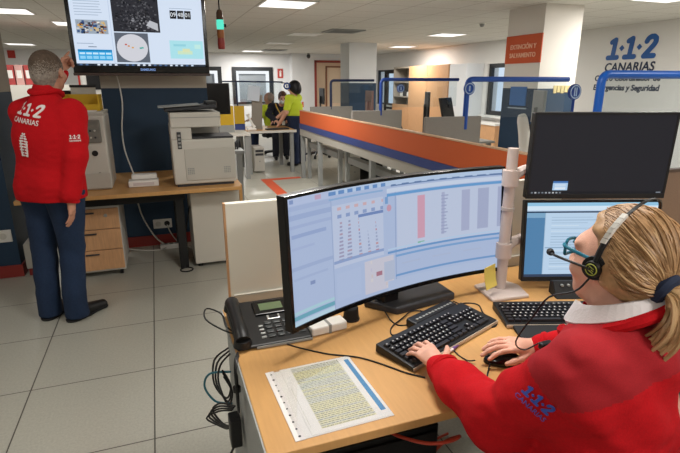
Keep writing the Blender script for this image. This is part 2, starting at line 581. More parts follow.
# back wall with two dark-framed windows
W1 = (2.38, 3.68, .9, 1.98); W2 = (.55, 2.05, .9, 1.98)
bb = B()
for x0, x1 in ((XL, W2[0]), (W2[1], W1[0]), (W1[1], 4.25)): bb.box(x0, x1, YB, YB + .2, 0, H)
for w in (W1, W2):
    bb.box(w[0], w[1], YB, YB + .2, 0, w[2]); bb.box(w[0], w[1], YB, YB + .2, w[3], H)
struct('wall_back', bb, WALLC)
BLIND = mat('grey_blind', '#8d949b', .7)
for k, w in enumerate((W1, W2)):
    fr = B()
    t = .12
    fr.box(w[0], w[1], YB - .04, YB + .1, w[3] - t, w[3]); fr.box(w[0], w[0] + t, YB - .04, YB + .1, w[2], w[3] - t); fr.box(w[1] - t, w[1], YB - .04, YB + .1, w[2], w[3] - t); fr.box(w[0], w[1], YB - .04, YB + .1, w[2] - t * .5, w[2])
    wo = struct('window_%d' % (k + 1), fr, mat('black_window_frame', '#23262a', .5))
    iv = B(); a, c = w[0] + t, w[1] - t; zt = w[3] - t
    iv.box(a, c, YB + .02, YB + .12, zt - .09, zt); iv.box(a, a + .09, YB + .02, YB + .12, w[2], zt - .09); iv.box(c - .09, c, YB + .02, YB + .12, w[2], zt - .09)
    obj('blind_edge_glow', iv, emat('window_edge_glow', (.93, .97, 1.0), 1.0), wo)  # glowing strips stand in for daylight leaking round the blind
    bl = B()
    for i in range(26): bl.box(a + .09, c - .09, YB + .10, YB + .112, w[2] + i * (zt - .09 - w[2]) / 26, w[2] + (i + .86) * (zt - .09 - w[2]) / 26)
    bl.box(a + .09, c - .09, YB + .12, YB + .13, w[2], zt - .09)
    obj('blind', bl, BLIND, wo)
# forward part of the back wall with the red-framed door
YD = 16.2
bb = B()
D1 = (5.0, 6.15, 2.2)
bb.box(4.25, D1[0], YD, YB + .2, 0, H); bb.box(D1[1], XR, YD, YB + .2, 0, H); bb.box(D1[0], D1[1], YD, YB + .2, D1[2], H)
struct('wall_back_right', bb, WALLC)
dm = mat('door_cream', '#e6cdb0', .6)
do = struct('door_1', B().box(D1[0] + .06, D1[1] - .06, YD + .12, YD + .18, 0, D1[2] - .06), dm)
fr = B(); rf = mat('red_door_frame', '#8f3328', .5)
fr.box(D1[0], D1[0] + .07, YD - .03, YD + .1, 0, D1[2]); fr.box(D1[1] - .07, D1[1], YD - .03, YD + .1, 0, D1[2]); fr.box(D1[0], D1[1], YD - .03, YD + .1, D1[2] - .07, D1[2])
obj('door_frame', fr, rf, do)
fr = B(); fr.box(5.42, 5.47, YD + .09, YD + .12, 0, 2.03); fr.box(5.42, 6.08, YD + .09, YD + .12, 1.98, 2.03)
obj('door_trim', fr, mat('brown_trim', '#8c5a3c', .5), do)

# right wall: windows, bulkhead
RW = ((9.25, 9.95, .8, 1.92), (14.78, 16.1, .8, 1.9))
bb = B(); ys = [YF] + [q for w in RW for q in w[:2]] + [YB]
for a, c in ((ys[0], ys[1]), (ys[2], ys[3]), (ys[4], ys[5])): bb.box(XR, XR + .3, a, c, 0, H)
for w in RW:
    bb.box(XR, XR + .3, w[0], w[1], 0, w[2]); bb.box(XR, XR + .3, w[0], w[1], w[3], H)
struct('wall_right', bb, mat('white_paint', '#e2e0dd', .8))
for k, w in enumerate(RW):
    t = .09 if k == 0 else .05
    fr = B(); xx0, xx1 = XR + .04, XR + .12
    fr.box(xx0, xx1, w[0], w[1], w[3] - t, w[3]); fr.box(xx0, xx1, w[0], w[1], w[2], w[2] + t); fr.box(xx0, xx1, w[0], w[0] + t, w[2] + t, w[3] - t); fr.box(xx0, xx1, w[1] - t, w[1], w[2] + t, w[3] - t)
    if k: fr.box(xx0, xx1, 15.4, 15.45, w[2] + t, w[3] - t)
    wo = struct('window_%d' % (k + 3), fr, MATS['black_window_frame'])
    obj('pane', B().box(XR + .07, XR + .08, w[0] + t, w[1] - t, w[2] + t, w[3] - t), GLASS, wo)
    obj('window_sill', B().box(XR - .1, XR + .04, w[0] - .1, w[1] + .1, w[2] - .05, w[2]), WHITEP, wo)
# pillars: white above, blue paint below
def pillar(name, x0, x1, y0, y1, zb=1.46, red=False, m=WALL):
    o = struct(name, B().box(x0, x1, y0, y1, zb, H), m)
    p = obj('paint_band', B().box(x0, x1, y0, y1, 0, zb), BLUEW, o)
    if red: obj('baseboard', B().box(x0 - .012, x1 + .012, y0 - .012, y1 + .012, 0, .1), REDB, o)
    return o
GREIGE = mat('greige_paint', '#b9b1a5', .8)
pillar('wall_pillar_left', -1.9, -1.15, 4.45, 5.1, 1.45, True, GREIGE)
pillar('wall_pillar_middle', -.43, .47, 4.93, 5.55, 1.475, True, GREIGE)
pillar('wall_pillar_right', 4.34, 4.90, 4.99, 5.64, 1.45)
pillar('wall_pillar_back', 4.34, 5.03, 11.3, 11.9, 1.5, False, WALLC)

# ceiling lamps
def lamp(x, y, on=True, w=.6, d=.6, power=1.):
    t = thing('ceiling_light', 'x', 'ceiling light', (x, y, H), 0, 'recessed square ceiling lamps')
    fr = B(); e = .02
    fr.box(-w / 2, w / 2, -d / 2, -d / 2 + e, -.012, 0); fr.box(-w / 2, w / 2, d / 2 - e, d / 2, -.012, 0); fr.box(-w / 2, -w / 2 + e, -d / 2 + e, d / 2 - e, -.012, 0); fr.box(w / 2 - e, w / 2, -d / 2 + e, d / 2 - e, -.012, 0)
    obj('lamp_frame', fr, WHITEP, t)
    obj('diffuser', B().box(-w / 2 + e, w / 2 - e, -d / 2 + e, d / 2 - e, -.008, 0), emat('lit_diffuser', (1, .97, .92), 1.6) if on else mat('unlit_diffuser', '#ffffff', .5), t)
    if on:
        ld = bpy.data.lights.new('lamp', 'AREA'); ld.shape = 'RECTANGLE'; ld.size = w - .06; ld.size_y = d - .06
        ld.energy = LAMP_W * power * w / .6; ld.color = LAMP_COL
        lo = bpy.data.objects.new('lamp_glow', ld); COL.objects.link(lo); lo.parent = t; lo.location = (0, 0, -.02)
    return t
LAMPS = [
 (1.55, 6.08, 1, .6, 'lit square ceiling lamp at the top, above the orange partition'),
 (5.42, 8.87, 1, .6, 'lit square ceiling lamp in front of the wooden wardrobe'),
 (-2.0, 7.85, 1, 1.25, 'long lit ceiling lamp at the top left corner, nearest of those on the left'),
 (-1.05, 9.2, 1, .6, 'lit ceiling lamp half hidden behind the left edge of the television'),
 (-2.9, 14.5, 1, .6, 'lit ceiling lamp far back, just above the standing man'),
 (2.85, 15.4, 1, .6, 'lit ceiling lamp farthest back, above the dark-framed back window'),
 (6.15, 12.2, 1, .6, 'lit ceiling lamp far back, right of the back pillar'),
 (5.3, 4.2, 1, .6, 'lit ceiling lamp at the top right, over the 1·1·2 wall lettering'),
 (2.82, 9.7, 0, .6, 'unlit square ceiling lamp left of the dark air vent'),
 (2.88, 12.1, 0, .6, 'unlit square ceiling lamp between the lit back lamp and the vent'),
 (.80, 1.62, 1, .6, 'lit ceiling lamp above the desk, out of frame'),
 (-1.4, 2.5, 1, .6, 'lit ceiling lamp above the floor in front of the man, out of frame'),
 (1.55, -.6, 1, .6, 'lit ceiling lamp behind the seated woman, out of frame'),
 (-1.4, -.6, 1, .6, 'lit ceiling lamp behind the photographer, out of frame'),
 (6.3, 2.9, 1, .6, 'added ceiling lamp out of frame, brightening the lettered wall'),  # unseen lamp, added to brighten the lettered wall
 (4.0, 1.3, 1, .6, 'lit ceiling lamp right of the desk, out of frame'),
]
for x, y, on, w, lab in LAMPS:
    if y < 3: PW = {(.80, 1.62): 1.4, (-1.4, 2.5): .4, (1.55, -.6): 1.5, (-1.4, -.6): 1.0, (4.0, 1.3): 1.2, (6.3, 2.9): 2.2}[(x, y)]
    elif x < -.5: PW = .9
    else: PW = 1.8 if x > 5.2 and y < 5 else 2.6
    lamp(x, y, on, w, power=PW)['label'] = lab

def vent(x, y, lab):
    t = thing('ceiling_vent', lab, 'air vent', (x, y, H), 0, 'ceiling air vents')
    obj('vent_back', B().box(-.25, .25, -.25, .25, -.004, 0), BLACKM, t)
    fr = B(); sl = B()
    for s in (-1, 1):
        fr.box(s * .28 - .03, s * .28 + .03, -.31, .31, -.015, 0); fr.box(-.25, .25, s * .28 - .03, s * .28 + .03, -.015, 0)
    for i in range(6): sl.box(-.25, .25, -.22 + i * .085, -.2 + i * .085, -.014, -.004)
    obj('vent_frame', fr, GREYM, t); obj('slat', sl, GREYM, t)
vent(3.28, 8.85, 'dark square ceiling vent in front of the back pillar')
vent(3.35, 14.7, 'dark ceiling vent right of the farthest lit lamp')
t = thing('smoke_detector', 'small round smoke detector on the ceiling above the wardrobe', 'smoke detector', (4.87, 6.97, H))
obj('detector_base', B().lathe([(0, 0), (.055, 0), (.055, -.015), (0, -.015)], seg=20), WHITEP, t, smooth=True)
obj('detector_head', B().lathe([(0, -.06), (.025, -.055), (.035, -.035), (.04, -.015), (0, -.015)], seg=20), GREYM, t, smooth=True)
t = thing('security_camera', 'small grey dome device under the ceiling left of the red-framed door', 'camera', (4.75, 16.0, H))
obj('mount', B().cyl((0, 0, 0), (0, 0, -.06), .04), GREYM, t); obj('dome', B().ell((0, 0, -.09), (.06, .06, .07)), DARKG, t, smooth=True)

# ------------------------------------------------------------------ lettering and signs on walls
DKBLUE = mat('lettering_blue', '#2259a0', .5); DKNAVY = mat('lettering_navy', '#20304c', .5)
t = thing('wall_lettering', 'blue 1·1·2 CANARIAS lettering on the white right-hand wall', 'wall lettering', (XR, 6.2, 1.6))
M0 = Matrix(((0, 0, -1, 0), (-1, 0, 0, 0), (0, 1, 0, 0), (0, 0, 0, 1)))
def onright(y, z): return Matrix.Translation((0, y, z)) @ M0
b = B(); logo_112(b, .335, onright(.06, .285), 0, .02, w=.23)
obj('large_digits', b, DKBLUE, t)
b = B(); place_text(b, 'CANARIAS', .19, onright(.06, .095), .01, bold=.004, spacing=1.02, shear=.1); obj('name_line', b, DKNAVY, t)
b = B(); place_text(b, 'Centro Coordinador de', .125, onright(.08, -.055), .008, bold=.004, shear=.1); place_text(b, 'Emergencias y Seguridad', .125, onright(.08, -.205), .008, bold=.004, shear=.1)
obj('subtitle_lines', b, DKNAVY, t)

t = thing('wall_sign', 'orange EXTINCIÓN Y SALVAMENTO sign on the shaded side of the near pillar', 'sign', (4.34, 5.31, 1.92))
obj('sign_board', B().box(-.012, 0, -.325, .325, -.17, .16), mat('sign_orange', '#c9562c', .6), t)
b = B(); place_text(b, 'EXTINCIÓN Y', .075, Matrix.Translation((-.014, 0, .0)) @ M0, .004, bold=.002); place_text(b, 'SALVAMENTO', .075, Matrix.Translation((-.014, 0, -.10)) @ M0, .004, bold=.002)
obj('sign_text', b, mat('sign_text', '#e9b79a', .6), t)
t = thing('notice_board', 'blue poster on the shaded side of the near pillar below the orange sign', 'poster', (4.34, 5.32, 1.35))
obj('board', B().box(-.012, 0, -.15, .15, -.11, .12), mat('poster_blue', '#3c6fae', .6), t)
obj('lower_line', B().box(-.014, 0, -.17, .17, -.15, -.135), mat('poster_pale', '#a9b6c4', .6), t)
t = thing('note_strip', 'row of pale yellow notes on the near pillar above the monitors', 'notes', (4.72, 4.99, 1.44))
for i in range(5):
    b = B().box(-.14 + i * .056, -.094 + i * .056, -.006, 0, -.045 + .01 * (i % 2), .045); obj('note', b, mat('note_cream', '#d9c48d', .8), t)
# extinguisher sign and ring numbers
t = thing('extinguisher_sign', 'red fire equipment sign with a white symbol on the back wall right of the window', 'sign', (3.93, YB - .01, 1.79))
obj('sign_board', B().box(-.09, .09, -.01, .005, -.145, .145), mat('sign_red', '#b5423e', .5), t)
b = B(); b.box(-.03, .03, -.014, -.01, -.1, .04); b.box(-.045, .045, -.014, -.01, .055, .075); b.box(.0, .02, -.014, -.01, .04, .1)
obj('symbol', b, WHITEP, t)
t = thing('exit_sign', 'small red and green sign on the wall at far left above the folders', 'sign', (-3.55, YB - .01, 2.15))
obj('red_square', B().box(-.09, .09, -.01, .005, 0, .2), RED, t); obj('green_strip', B().box(-.22, .16, -.01, .005, -.3, -.2), mat('sign_green', '#88a08a', .5), t)

# ------------------------------------------------------------------ cupboards along the right wall
t = thing('wardrobe', 'tall wooden double-door cupboard along the far right wall', 'cupboard', (6.75, 11.87, 0))
obj('body', B().box(.0, .44, -1.02, 1.02, .0, 1.94), WOODV, t)
for s in (-1, 1):
    d = obj('door', B().box(-.02, 0, *( (.005, 1.015) if s > 0 else (-1.015, -.005)), .06, 1.93), WOODV, t, bevel=.003)
    obj('handle', B().box(-.035, -.02, s * .06 - .01, s * .06 + .01, .95, 1.1), CHROME, d)
t = thing('open_shelf_unit', 'grey open shelf unit left of the wooden cupboard', 'shelf unit', (6.75, 13.4, 0))
b = B(); b.box(0, .44, -.5, -.47, 0, 1.94); b.box(0, .44, .47, .5, 0, 1.94); b.box(.42, .44, -.47, .47, 0, 1.94); b.box(0, .44, -.47, .47, 1.9, 1.94)
obj('carcass', b, mat('shelf_grey', '#a59c90', .6), t)
for z in (.7, 1.1, 1.5): obj('shelf', B().box(.0, .42, -.47, .47, z, z + .025), MATS['shelf_grey'], t)
obj('lower_door', B().box(-.02, 0, -.5, .5, .02, .9), WOODV, t)
for i, (y, h, m) in enumerate(((-.25, .12, WHITEP), (.0, .16, DARKG), (.2, .1, WHITEP))):
    o = obj('storage_box', B().box(-.09, .09, -.09, .09, 0, h), m, bevel=.008, loc=(6.95, 13.4 + y, 1.127))
    tag(o, ('right white box on the open grey shelf', 'dark box in the middle of the open grey shelf', 'left white box on the open grey shelf')[i], 'box', 'boxes on the open shelf')
t = thing('cabinet', 'tall white cabinet between the wooden cupboard and the window', 'cabinet', (6.75, 10.45, 0))
obj('body', B().box(0, .44, -.36, .36, 0, 1.93), mat('cabinet_white', '#dfe1e4', .5), t, bevel=.004); obj('door', B().box(-.02, 0, -.35, .35, .05, 1.92), MATS['cabinet_white'], t, bevel=.003)
t = thing('glazed_frame', 'black-framed glazed cabinet left of the open shelf', 'glass cabinet', (6.8, 14.29, 0))
b = B(); b.box(0, .06, -.36, -.30, 0, 1.85); b.box(0, .06, .30, .36, 0, 1.85); b.box(0, .06, -.3, .3, 1.77, 1.85); b.box(0, .06, -.3, .3, .0, .08); b.box(0, .06, -.3, .3, .72, .78)
obj('frame', b, BLACKM, t); obj('glass', B().box(.02, .03, -.3, .3, .08, 1.77), GLASS, t); obj('back_panel', B().box(.34, .37, -.36, .36, 0, 1.85), CREAM, t)
t = thing('radiator_cover', 'low wooden cabinet under the window right of the white cabinet', 'cabinet', (6.80, 9.5, 0))
obj('body', B().box(0, .34, -.52, .55, 0, .62), WOODV, t, bevel=.004); obj('top', B().box(-.02, .35, -.54, .57, .62, .66), WHITEP, t)

# ------------------------------------------------------------------ orange partition bank with desks behind
t = thing('desk_partition', 'long orange desk partition with a blue lower stripe', 'partition', (2.17, 4.9, 0))
y0, y1 = 1.85 - 4.9, 7.87 - 4.9
obj('orange_panel', B().box(0, .035, y0, y1, .885, 1.085), ORANGE, t, bevel=.004)
obj('top_trim', B().box(-.002, .037, y0, y1, 1.085, 1.097), mat('beige_trim', '#c9a583', .5), t)
obj('blue_stripe', B().box(-.008, .04, y0, y1, .805, .885), BLUES, t)
obj('beam', B().box(.0, .06, y0, y1, .70, .805), mat('beam_grey', '#a7a39a', .55), t)
for y in (7.82, 6.9, 5.0, 3.4, 2.0): obj('leg', B().box(.0, .06, y - 4.9 - .03, y - 4.9 + .03, 0, .70), GREYM, t, bevel=.004)
for i, (a, c) in enumerate(((6.2, 7.85), (4.1, 6.1), (2.3, 4.0))):
    t = thing('workstation_desk', ('far desk behind the orange partition', 'middle desk behind the orange partition', 'near desk behind the orange partition')[i], 'desk', (2.65, (a + c) / 2, 0), 0, 'desks behind the orange partition')
    hw = (c - a) / 2 - .01
    obj('desktop', B().box(-.40, .35, -hw, hw, .715, .745), GREYL, t, bevel=.003)
    for sx in (-.36, .31):
        for sy in (-hw + .08, hw - .08): obj('leg', B().box(sx - .025, sx + .025, sy - .025, sy + .025, 0, .715), GREYM, t)
    obj('cable_tray', B().box(-.38, -.28, -hw + .15, hw - .15, .52, .6), GREYM, t)
def tower(x, y, rz, lab, m, dark=False):
    t = thing('computer_tower', lab, 'computer', (x, y, 0), rz, 'computers under the far desks')
    obj('case', B().box(-.09, .09, -.2, .2, .02, .44), m, t, bevel=.006)
    obj('front_panel', B().box(-.085, .085, -.215, -.2, .03, .43), BEIGEF if not dark else DARKG, t, bevel=.004)
    for z in (.36, .30): obj('drive_bay', B().box(-.07, .07, -.219, -.215, z, z + .04), DARKG if not dark else BLACKM, t)
    obj('power_button', B().cyl((0, -.215, .2), (0, -.222, .2), .012), GREYM, t)
tower(2.78, 7.2, 0, 'beige computer tower under the desks behind the orange partition', BEIGEP)
tower(3.06, 7.0, .1, 'black computer tower beside the beige one under the desks', BLACK, True)
b = B()
for k in range(5): b.tube([(2.75 + .05 * k, 7.4, .65), (2.7 + .06 * k, 7.35, .4), (2.8 + .03 * k, 7.3, .15), (2.72 + .07 * k, 7.2, .02)], .006, 6)
tag(obj('cable_bundle', b, WHITEP, smooth=True), 'tangle of pale cables hanging beside the beige computer tower', 'cables')

# glass dividers with blue rails on the far desks
def divider(lab, x, y, px0, px1, zr, r, rail_len, m, disc=None, post_z=1.1, ph=.45):
    t = thing('desk_divider', lab, 'desk divider', (x, y, .745))
    obj('fabric_panel', B().box(px0 - x, px1 - x, -.018, .018, 0, ph), GREYF, t, bevel=.006)
    b = B(); zr -= .745; R = .05
    arc = [(R - R * math.cos(a), 0, zr - R + R * math.sin(a)) for a in np.linspace(0, PI / 2, 6)]
    b.tube([(0, 0, post_z - .745)] + arc + [(rail_len, 0, zr)], r, 10, sub=0)
    obj('rail', b, m, t, smooth=True)
    obj('glass', B().box(.02, rail_len - .02, -.004, .004, post_z - .745 + .1, zr), GLASS, t)
    if disc is not None:
        dx, dz, R = disc
        d = B(); d.cyl((dx, -.028, dz), (dx, -.04, dz), R, seg=28)
        o = obj('number_disc', d, m, t, smooth=30)
        d = B(); d.torus((dx, -.042, dz), (0, 1, 0), R * .78, R * .09, 24, 6); d.box(dx - R * .12, dx + R * .12, -.043, -.04, dz - R * .4, dz + R * .4)
        obj('number_mark', d, mat('disc_mark', '#a9bfd9', .5), o)
divider('blue-railed glass divider rising in front of the near white pillar', 2.72, 4.05, 2.29, 2.89, 1.552, .025, 1.17, mat('mid_blue', '#1d4ea6', .4), (-.0, .725, .058), ph=.475)
divider('navy-railed glass divider in front of the wooden wardrobe', 2.81, 6.15, 2.40, 3.12, 1.558, .022, 1.17, RAILD, (.27, .70, .055), ph=.42)
divider('navy-railed glass divider in front of the back pillar', 2.68, 7.8, 2.33, 3.05, 1.55, .02, .75, mat('navy_dark', '#1b2a4c', .4), ph=.40)
divider('thick bright blue rail divider rising behind the black monitor', 2.54, 2.38, 2.4, 3.1, 1.572, .026, 1.7, RAIL, None, .8)
# the ring disc of the divider between them
t = thing('number_sign', 'round blue number sign standing beside the near white pillar', 'number sign', (3.25, 3.3, .745))
b = B().cyl((0, 0, .76), (0, 0, .0), .012, seg=10); obj('post', b, RAILD, t)
b = B().cyl((0, .01, .705), (0, -.01, .705), .062, seg=28); obj('disc', b, RAILD, t, smooth=30)
b = B(); b.torus((0, -.012, .705), (0, 1, 0), .05, .005, 24, 6); b.box(-.014, -.004, -.013, -.01, .67, .74); b.box(.006, .016, -.013, -.01, .67, .74); obj('number_mark', b, MATS['disc_mark'], t)
t = thing('workstation_desk', 'desk hidden behind the black upper monitor, carrying the round number sign', 'desk', (3.4, 3.4, 0))
obj('desktop', B().box(-.39, .4, -.4, .4, .715, .745), GREYL, t)
for sx in (-.34, .34):
    for sy in (-.34, .34): obj('leg', B().box(sx - .025, sx + .025, sy - .025, sy + .025, 0, .715), GREYM, t)

def monitor(x, y, z, rz, w, h, lab, m=BLACK, tilt=0., grp='monitors on the far desks', lift=.12):
    t = thing('monitor', lab, 'monitor', (x, y, z), rz, grp)
    R = Matrix.Translation((0, 0, lift)) @ Matrix.Rotation(tilt, 4, 'X')
    obj('screen_housing', B().box(-w / 2, w / 2, -.015, .015, 0, h, M=R), m, t, bevel=.004)
    obj('display', B().box(-w / 2 + .012, w / 2 - .012, -.0165, -.015, .015, h - .012, M=R), BLACKG, t)
    obj('neck', B().box(-.025, .025, .02, .05, .0, lift + h * .5), m, t, bevel=.004)
    obj('foot', B().lathe([(0, 0), (.11, 0), (.11, .012), (.02, .02), (0, .02)], (0, .03, 0)), m, t, smooth=True)
monitor(3.50, 10.8, .745, 1.45, .50, .34, 'black monitor edge seen left of the back pillar, beyond the partition', lift=.31)
monitor(3.44, 8.0, .745, 1.42, .46, .34, 'slim monitor in front of the back pillar', mat('pinkish_plastic', '#8d6f68', .5), lift=.30)
monitor(3.82, 6.7, .745, 1.17, .45, .36, 'thin black monitor seen edge-on in front of the wooden wardrobe', lift=.28)
monitor(3.83, 6.1, .745, .55, .34, .30, 'tilted black monitor right of the edge-on one', BLACK, -.25, lift=.28)
monitor(3.78, 4.3, .745, 1.12, .40, .34, 'grey monitor edge beside the near pillar, left of the black upper monitor', GREYM, lift=.36)
t = thing('monitor_stand_arm', 'white arm standing before the blue base of the near pillar', 'monitor arm', (3.60, 4.25, .745))
obj('column', B().tube([(.02, 0, 0), (.0, 0, .2), (-.05, 0, .40), (-.07, 0, .46)], [.05, .06, .055, .035], 10), GREYL, t, smooth=True); obj('joint', B().box(-.02, .12, -.03, .03, .30, .36), BLACK, t, bevel=.01); obj('foot', B().box(-.12, .10, -.10, .10, 0, .02), WHITEP, t, bevel=.005)
for i, (x, y, w, lab) in enumerate(((3.68, 10.8, 1.0, 'far desk left of the back pillar carrying a black monitor'), (3.6, 8.05, 1.2, 'desk in front of the back pillar'), (3.95, 6.4, 1.3, 'desk in front of the wooden wardrobe with two monitors'), (3.5, 4.45, .8, 'desk beside the near pillar'))):
    t = thing('workstation_desk', lab, 'desk', (x, y, 0), 0, 'desks of the far row')
    obj('desktop', B().box(-.42, .42, -w / 2, w / 2, .715, .745), GREYL, t, bevel=.003)
    for sx in (-.36, .36):
        for sy in (-w / 2 + .06, w / 2 - .06): obj('leg', B().box(sx - .025, sx + .025, sy - .025, sy + .025, 0, .715), GREYM, t)
def office_chair(x, y, rz, lab, m=BLACKM, grp=None):
    t = thing('office_chair', lab, 'chair', (x, y, 0), rz, grp)
    b = B()
    for k in range(5):
        a = 2 * PI * k / 5
        b.tube([(0, 0, .1), (.15 * math.cos(a), .15 * math.sin(a), .085), (.29 * math.cos(a), .29 * math.sin(a), .065)], [.03, .022, .016], 8)
    obj('star_base', b, BLACK, t, smooth=True)
    for k in range(5):
        a = 2 * PI * k / 5; c = Vector((.29 * math.cos(a), .29 * math.sin(a), .03)); n = Vector((-math.sin(a), math.cos(a), 0))
        obj('castor', B().cyl(c - n * .022, c + n * .022, .03), BLACK, t, smooth=30)
    obj('gas_lift', B().cyl((0, 0, .08), (0, 0, .40), .03, .022), CHROME, t, smooth=30)
    F = Field((-.32, -.32, .36), (.3, .3, .52), .012); F.cap((-.13, -.13, .45), (.13, -.13, .45), .07, k=.05); F.cap((-.14, .1, .445), (.14, .1, .445), .07, k=.06); F.ell((0, 0, .44), (.25, .25, .05), k=.05); F.cut((0, 0, .405), (0, 0, -1))
    F.obj('seat', m, t)
    F = Field((-.28, -.36, .5), (.28, -.1, 1.05), .012); F.ell((0, -.25, .78), (.23, .05, .25), k=.03); F.cap((-.12, -.24, .66), (.12, -.24, .66), .055, k=.05); F.cut((0, -.32, .7), (0, -1, 0))
    F.obj('backrest', m, t)
    obj('back_bar', B().tube([(0, -.1, .40), (0, -.27, .42), (0, -.3, .6), (0, -.28, .75)], .02, 8), BLACK, t, smooth=True)
    for s in (-1, 1):
        b = B().tube([(s * .2, 0, .41), (s * .29, .0, .43), (s * .3, -.02, .62)], .016, 8); b.box(s * .3 - .035, s * .3 + .035, -.13, .12, .62, .65)
        obj('armrest', b, BLACK, t, smooth=30)
    return t
office_chair(3.12, 10.0, .5, 'black swivel chair whose star base shows behind the yellow-shirted person')
# kettle-like white items on those desks
for i, (x, y, w, h, m, lab) in enumerate(((3.52, 7.72, .07, .16, WHITEP, 'small white box beside the slim monitor before the back pillar'), (3.7, 5.95, .07, .2, WHITEP, 'white desk phone cradle left of the edge-on monitor'))):
    t = thing('desk_organizer', lab, 'box', (x, y, .745)); obj('box_body', B().box(-w, w, -w, w, 0, h), m, t, bevel=.01); obj('lid', B().box(-w - .004, w + .004, -w - .004, w + .004, h, h + .02), m, t, bevel=.004)
t = thing('laptop', 'dark open laptop behind the divider right of the back pillar', 'laptop', (3.75, 7.3, .745), .5)
obj('keyboard_half', B().box(-.16, .16, -.11, .11, 0, .018), DARKG, t, bevel=.004); obj('screen_half', B().box(-.16, .16, 0, .012, 0, .21, M=Matrix.Translation((0, .11, .015)) @ Matrix.Rotation(-.5, 4, 'X')), DARKG, t, bevel=.004)

# ------------------------------------------------------------------ far left workstation with the three people
t = thing('workstation_desk', 'wood-topped desk the three people gather around', 'desk', (1.83, 8.85, 0))
obj('desktop', B().box(-.42, .42, -.45, .5, .70, .735), WOOD, t, bevel=.004)
obj('edge_strip', B().box(-.425, .425, -.455, -.45, .695, .735), GREYL, t)
for sx in (-.36, .38):
    obj('leg', B().box(sx - .06, sx - .0, -.42, -.36, 0, .70), GREYM, t); obj('leg', B().box(sx - .06, sx, .4, .46, 0, .7), GREYM, t)
tower(1.62, 8.75, 0, 'pale computer tower under the desk of the three people', GREYL)
t = thing('desk_screen', 'yellow desk screen with a blue foot strip left of the gathered people', 'desk screen', (1.345, 8.72, .735))
obj('panel', B().box(-.09, .08, -.02, .02, .1, .40), YEL, t, bevel=.004); obj('foot_strip', B().box(-.09, .08, -.022, .022, .0, .1), BLUES, t)
t = thing('desk_screen', 'dim yellow desk screen behind the dark monitor', 'desk screen', (1.02, 8.3, .735)); obj('panel', B().box(-.16, .16, -.02, .02, .12, .42), YEL, t); obj('foot_strip', B().box(-.16, .16, -.02, .02, 0, .12), GREYM, t)
t = thing('side_desk', 'grey desk left of the gathered people carrying the yellow screens', 'desk', (1.05, 8.5, 0))
obj('desktop', B().box(-.5, .34, -.5, .5, .70, .735), GREYL, t)
for sx in (-.44, .28):
    for sy in (-.44, .44): obj('leg', B().box(sx - .03, sx + .03, sy - .03, sy + .03, 0, .7), GREYM, t)
t = thing('tall_monitor', 'tall grey-brown screen back on the desk beside the seated person', 'monitor', (1.64, 8.72, .735), -.25)
obj('back_panel', B().box(-.1, .08, -.02, .02, .03, .58, M=Matrix.Rotation(.05, 4, 'Y')), mat('greybrown', '#8b847a', .5), t, bevel=.008); obj('foot', B().box(-.09, .09, -.08, .08, 0, .03), MATS['greybrown'], t)
o = obj('paper_sheet', B().box(-.1, .1, -.002, .002, 0, .24), mat('paper_blueish', '#cfd8e4', .7), loc=(1.58, 8.66, 1.22)); o.rotation_euler = (0, .12, -.2)
tag(o, 'white paper sheet fixed to the tall grey-brown screen', 'paper sheet')
t = thing('far_telephone', 'pale telephone handset arm leaning on the wood-topped desk', 'telephone', (1.48, 8.55, .735))  # small pale telephone with a raised handset
obj('base', B().box(-.05, .1, -.06, .06, 0, .04), WHITEP, t, bevel=.01); obj('handset', B().tube([(-.03, 0, .27), (.0, 0, .2), (.05, 0, .1), (.08, 0, .05)], [.03, .018, .018, .03], 8), WHITEP, t, smooth=True)
t = thing('keyboard', 'flat keyboard on the wood-topped desk in front of the masked person', 'keyboard', (1.95, 8.55, .735), .1); obj('case', B().box(-.2, .2, -.07, .07, 0, .02), DARKG, t, bevel=.004); obj('keys', B().box(-.19, .19, -.06, .06, .02, .026), BLACK, t)
t = thing('desk_divider', 'dark-railed glass divider before the back window', 'desk divider', (1.36, 9.0, .735))
obj('rail', B().tube([(-.24, 0, .80), (0, 0, .80), (.82, 0, .79)], .012, 8, sub=0), MATS['navy_dark'], t, smooth=True); obj('post', B().cyl((0, 0, 0), (0, 0, .80), .014), MATS['navy_dark'], t, smooth=30); obj('glass', B().box(-.22, .80, -.003, .003, .42, .79), GLASS, t)
t = thing('number_sign', 'blue ring number sign above the masked person', 'number sign', (2.27, 9.05, 1.456)); obj('ring', B().torus((0, 0, 0), (0, 1, 0), .05, .014, 24, 8), RAILD, t, smooth=True); obj('bracket', B().box(-.1, -.04, -.01, .01, .045, .06), MATS['navy_dark'], t); obj('number_mark', B().box(-.01, .01, -.008, .008, -.028, .028), RAILD, t)
monitor(.68, 6.2, .735, .02, .34, .36, 'large dark monitor behind the multifunction printer', BLACKM, 0, None, .42)
t = thing('side_desk', 'dark desk behind the multifunction printer', 'desk', (.60, 6.35, 0))
obj('desktop', B().box(-.35, .36, -.35, .5, .70, .735), GREYM, t)
for sx in (-.3, .3):
    for sy in (-.3, .44): obj('leg', B().box(sx - .03, sx + .03, sy - .03, sy + .03, 0, .7), GREYM, t)
b = B()
for k in range(4): b.tube([(.80 + .03 * k, 6.1, .745), (.86 + .02 * k, 6.15, .80 + .02 * k), (.92 + .01 * k, 6.25, .75)], .012, 8)
tag(obj('cable_bundle', b, BLACKM, smooth=True), 'dark cables heaped on the desk right of the multifunction printer', 'cables')

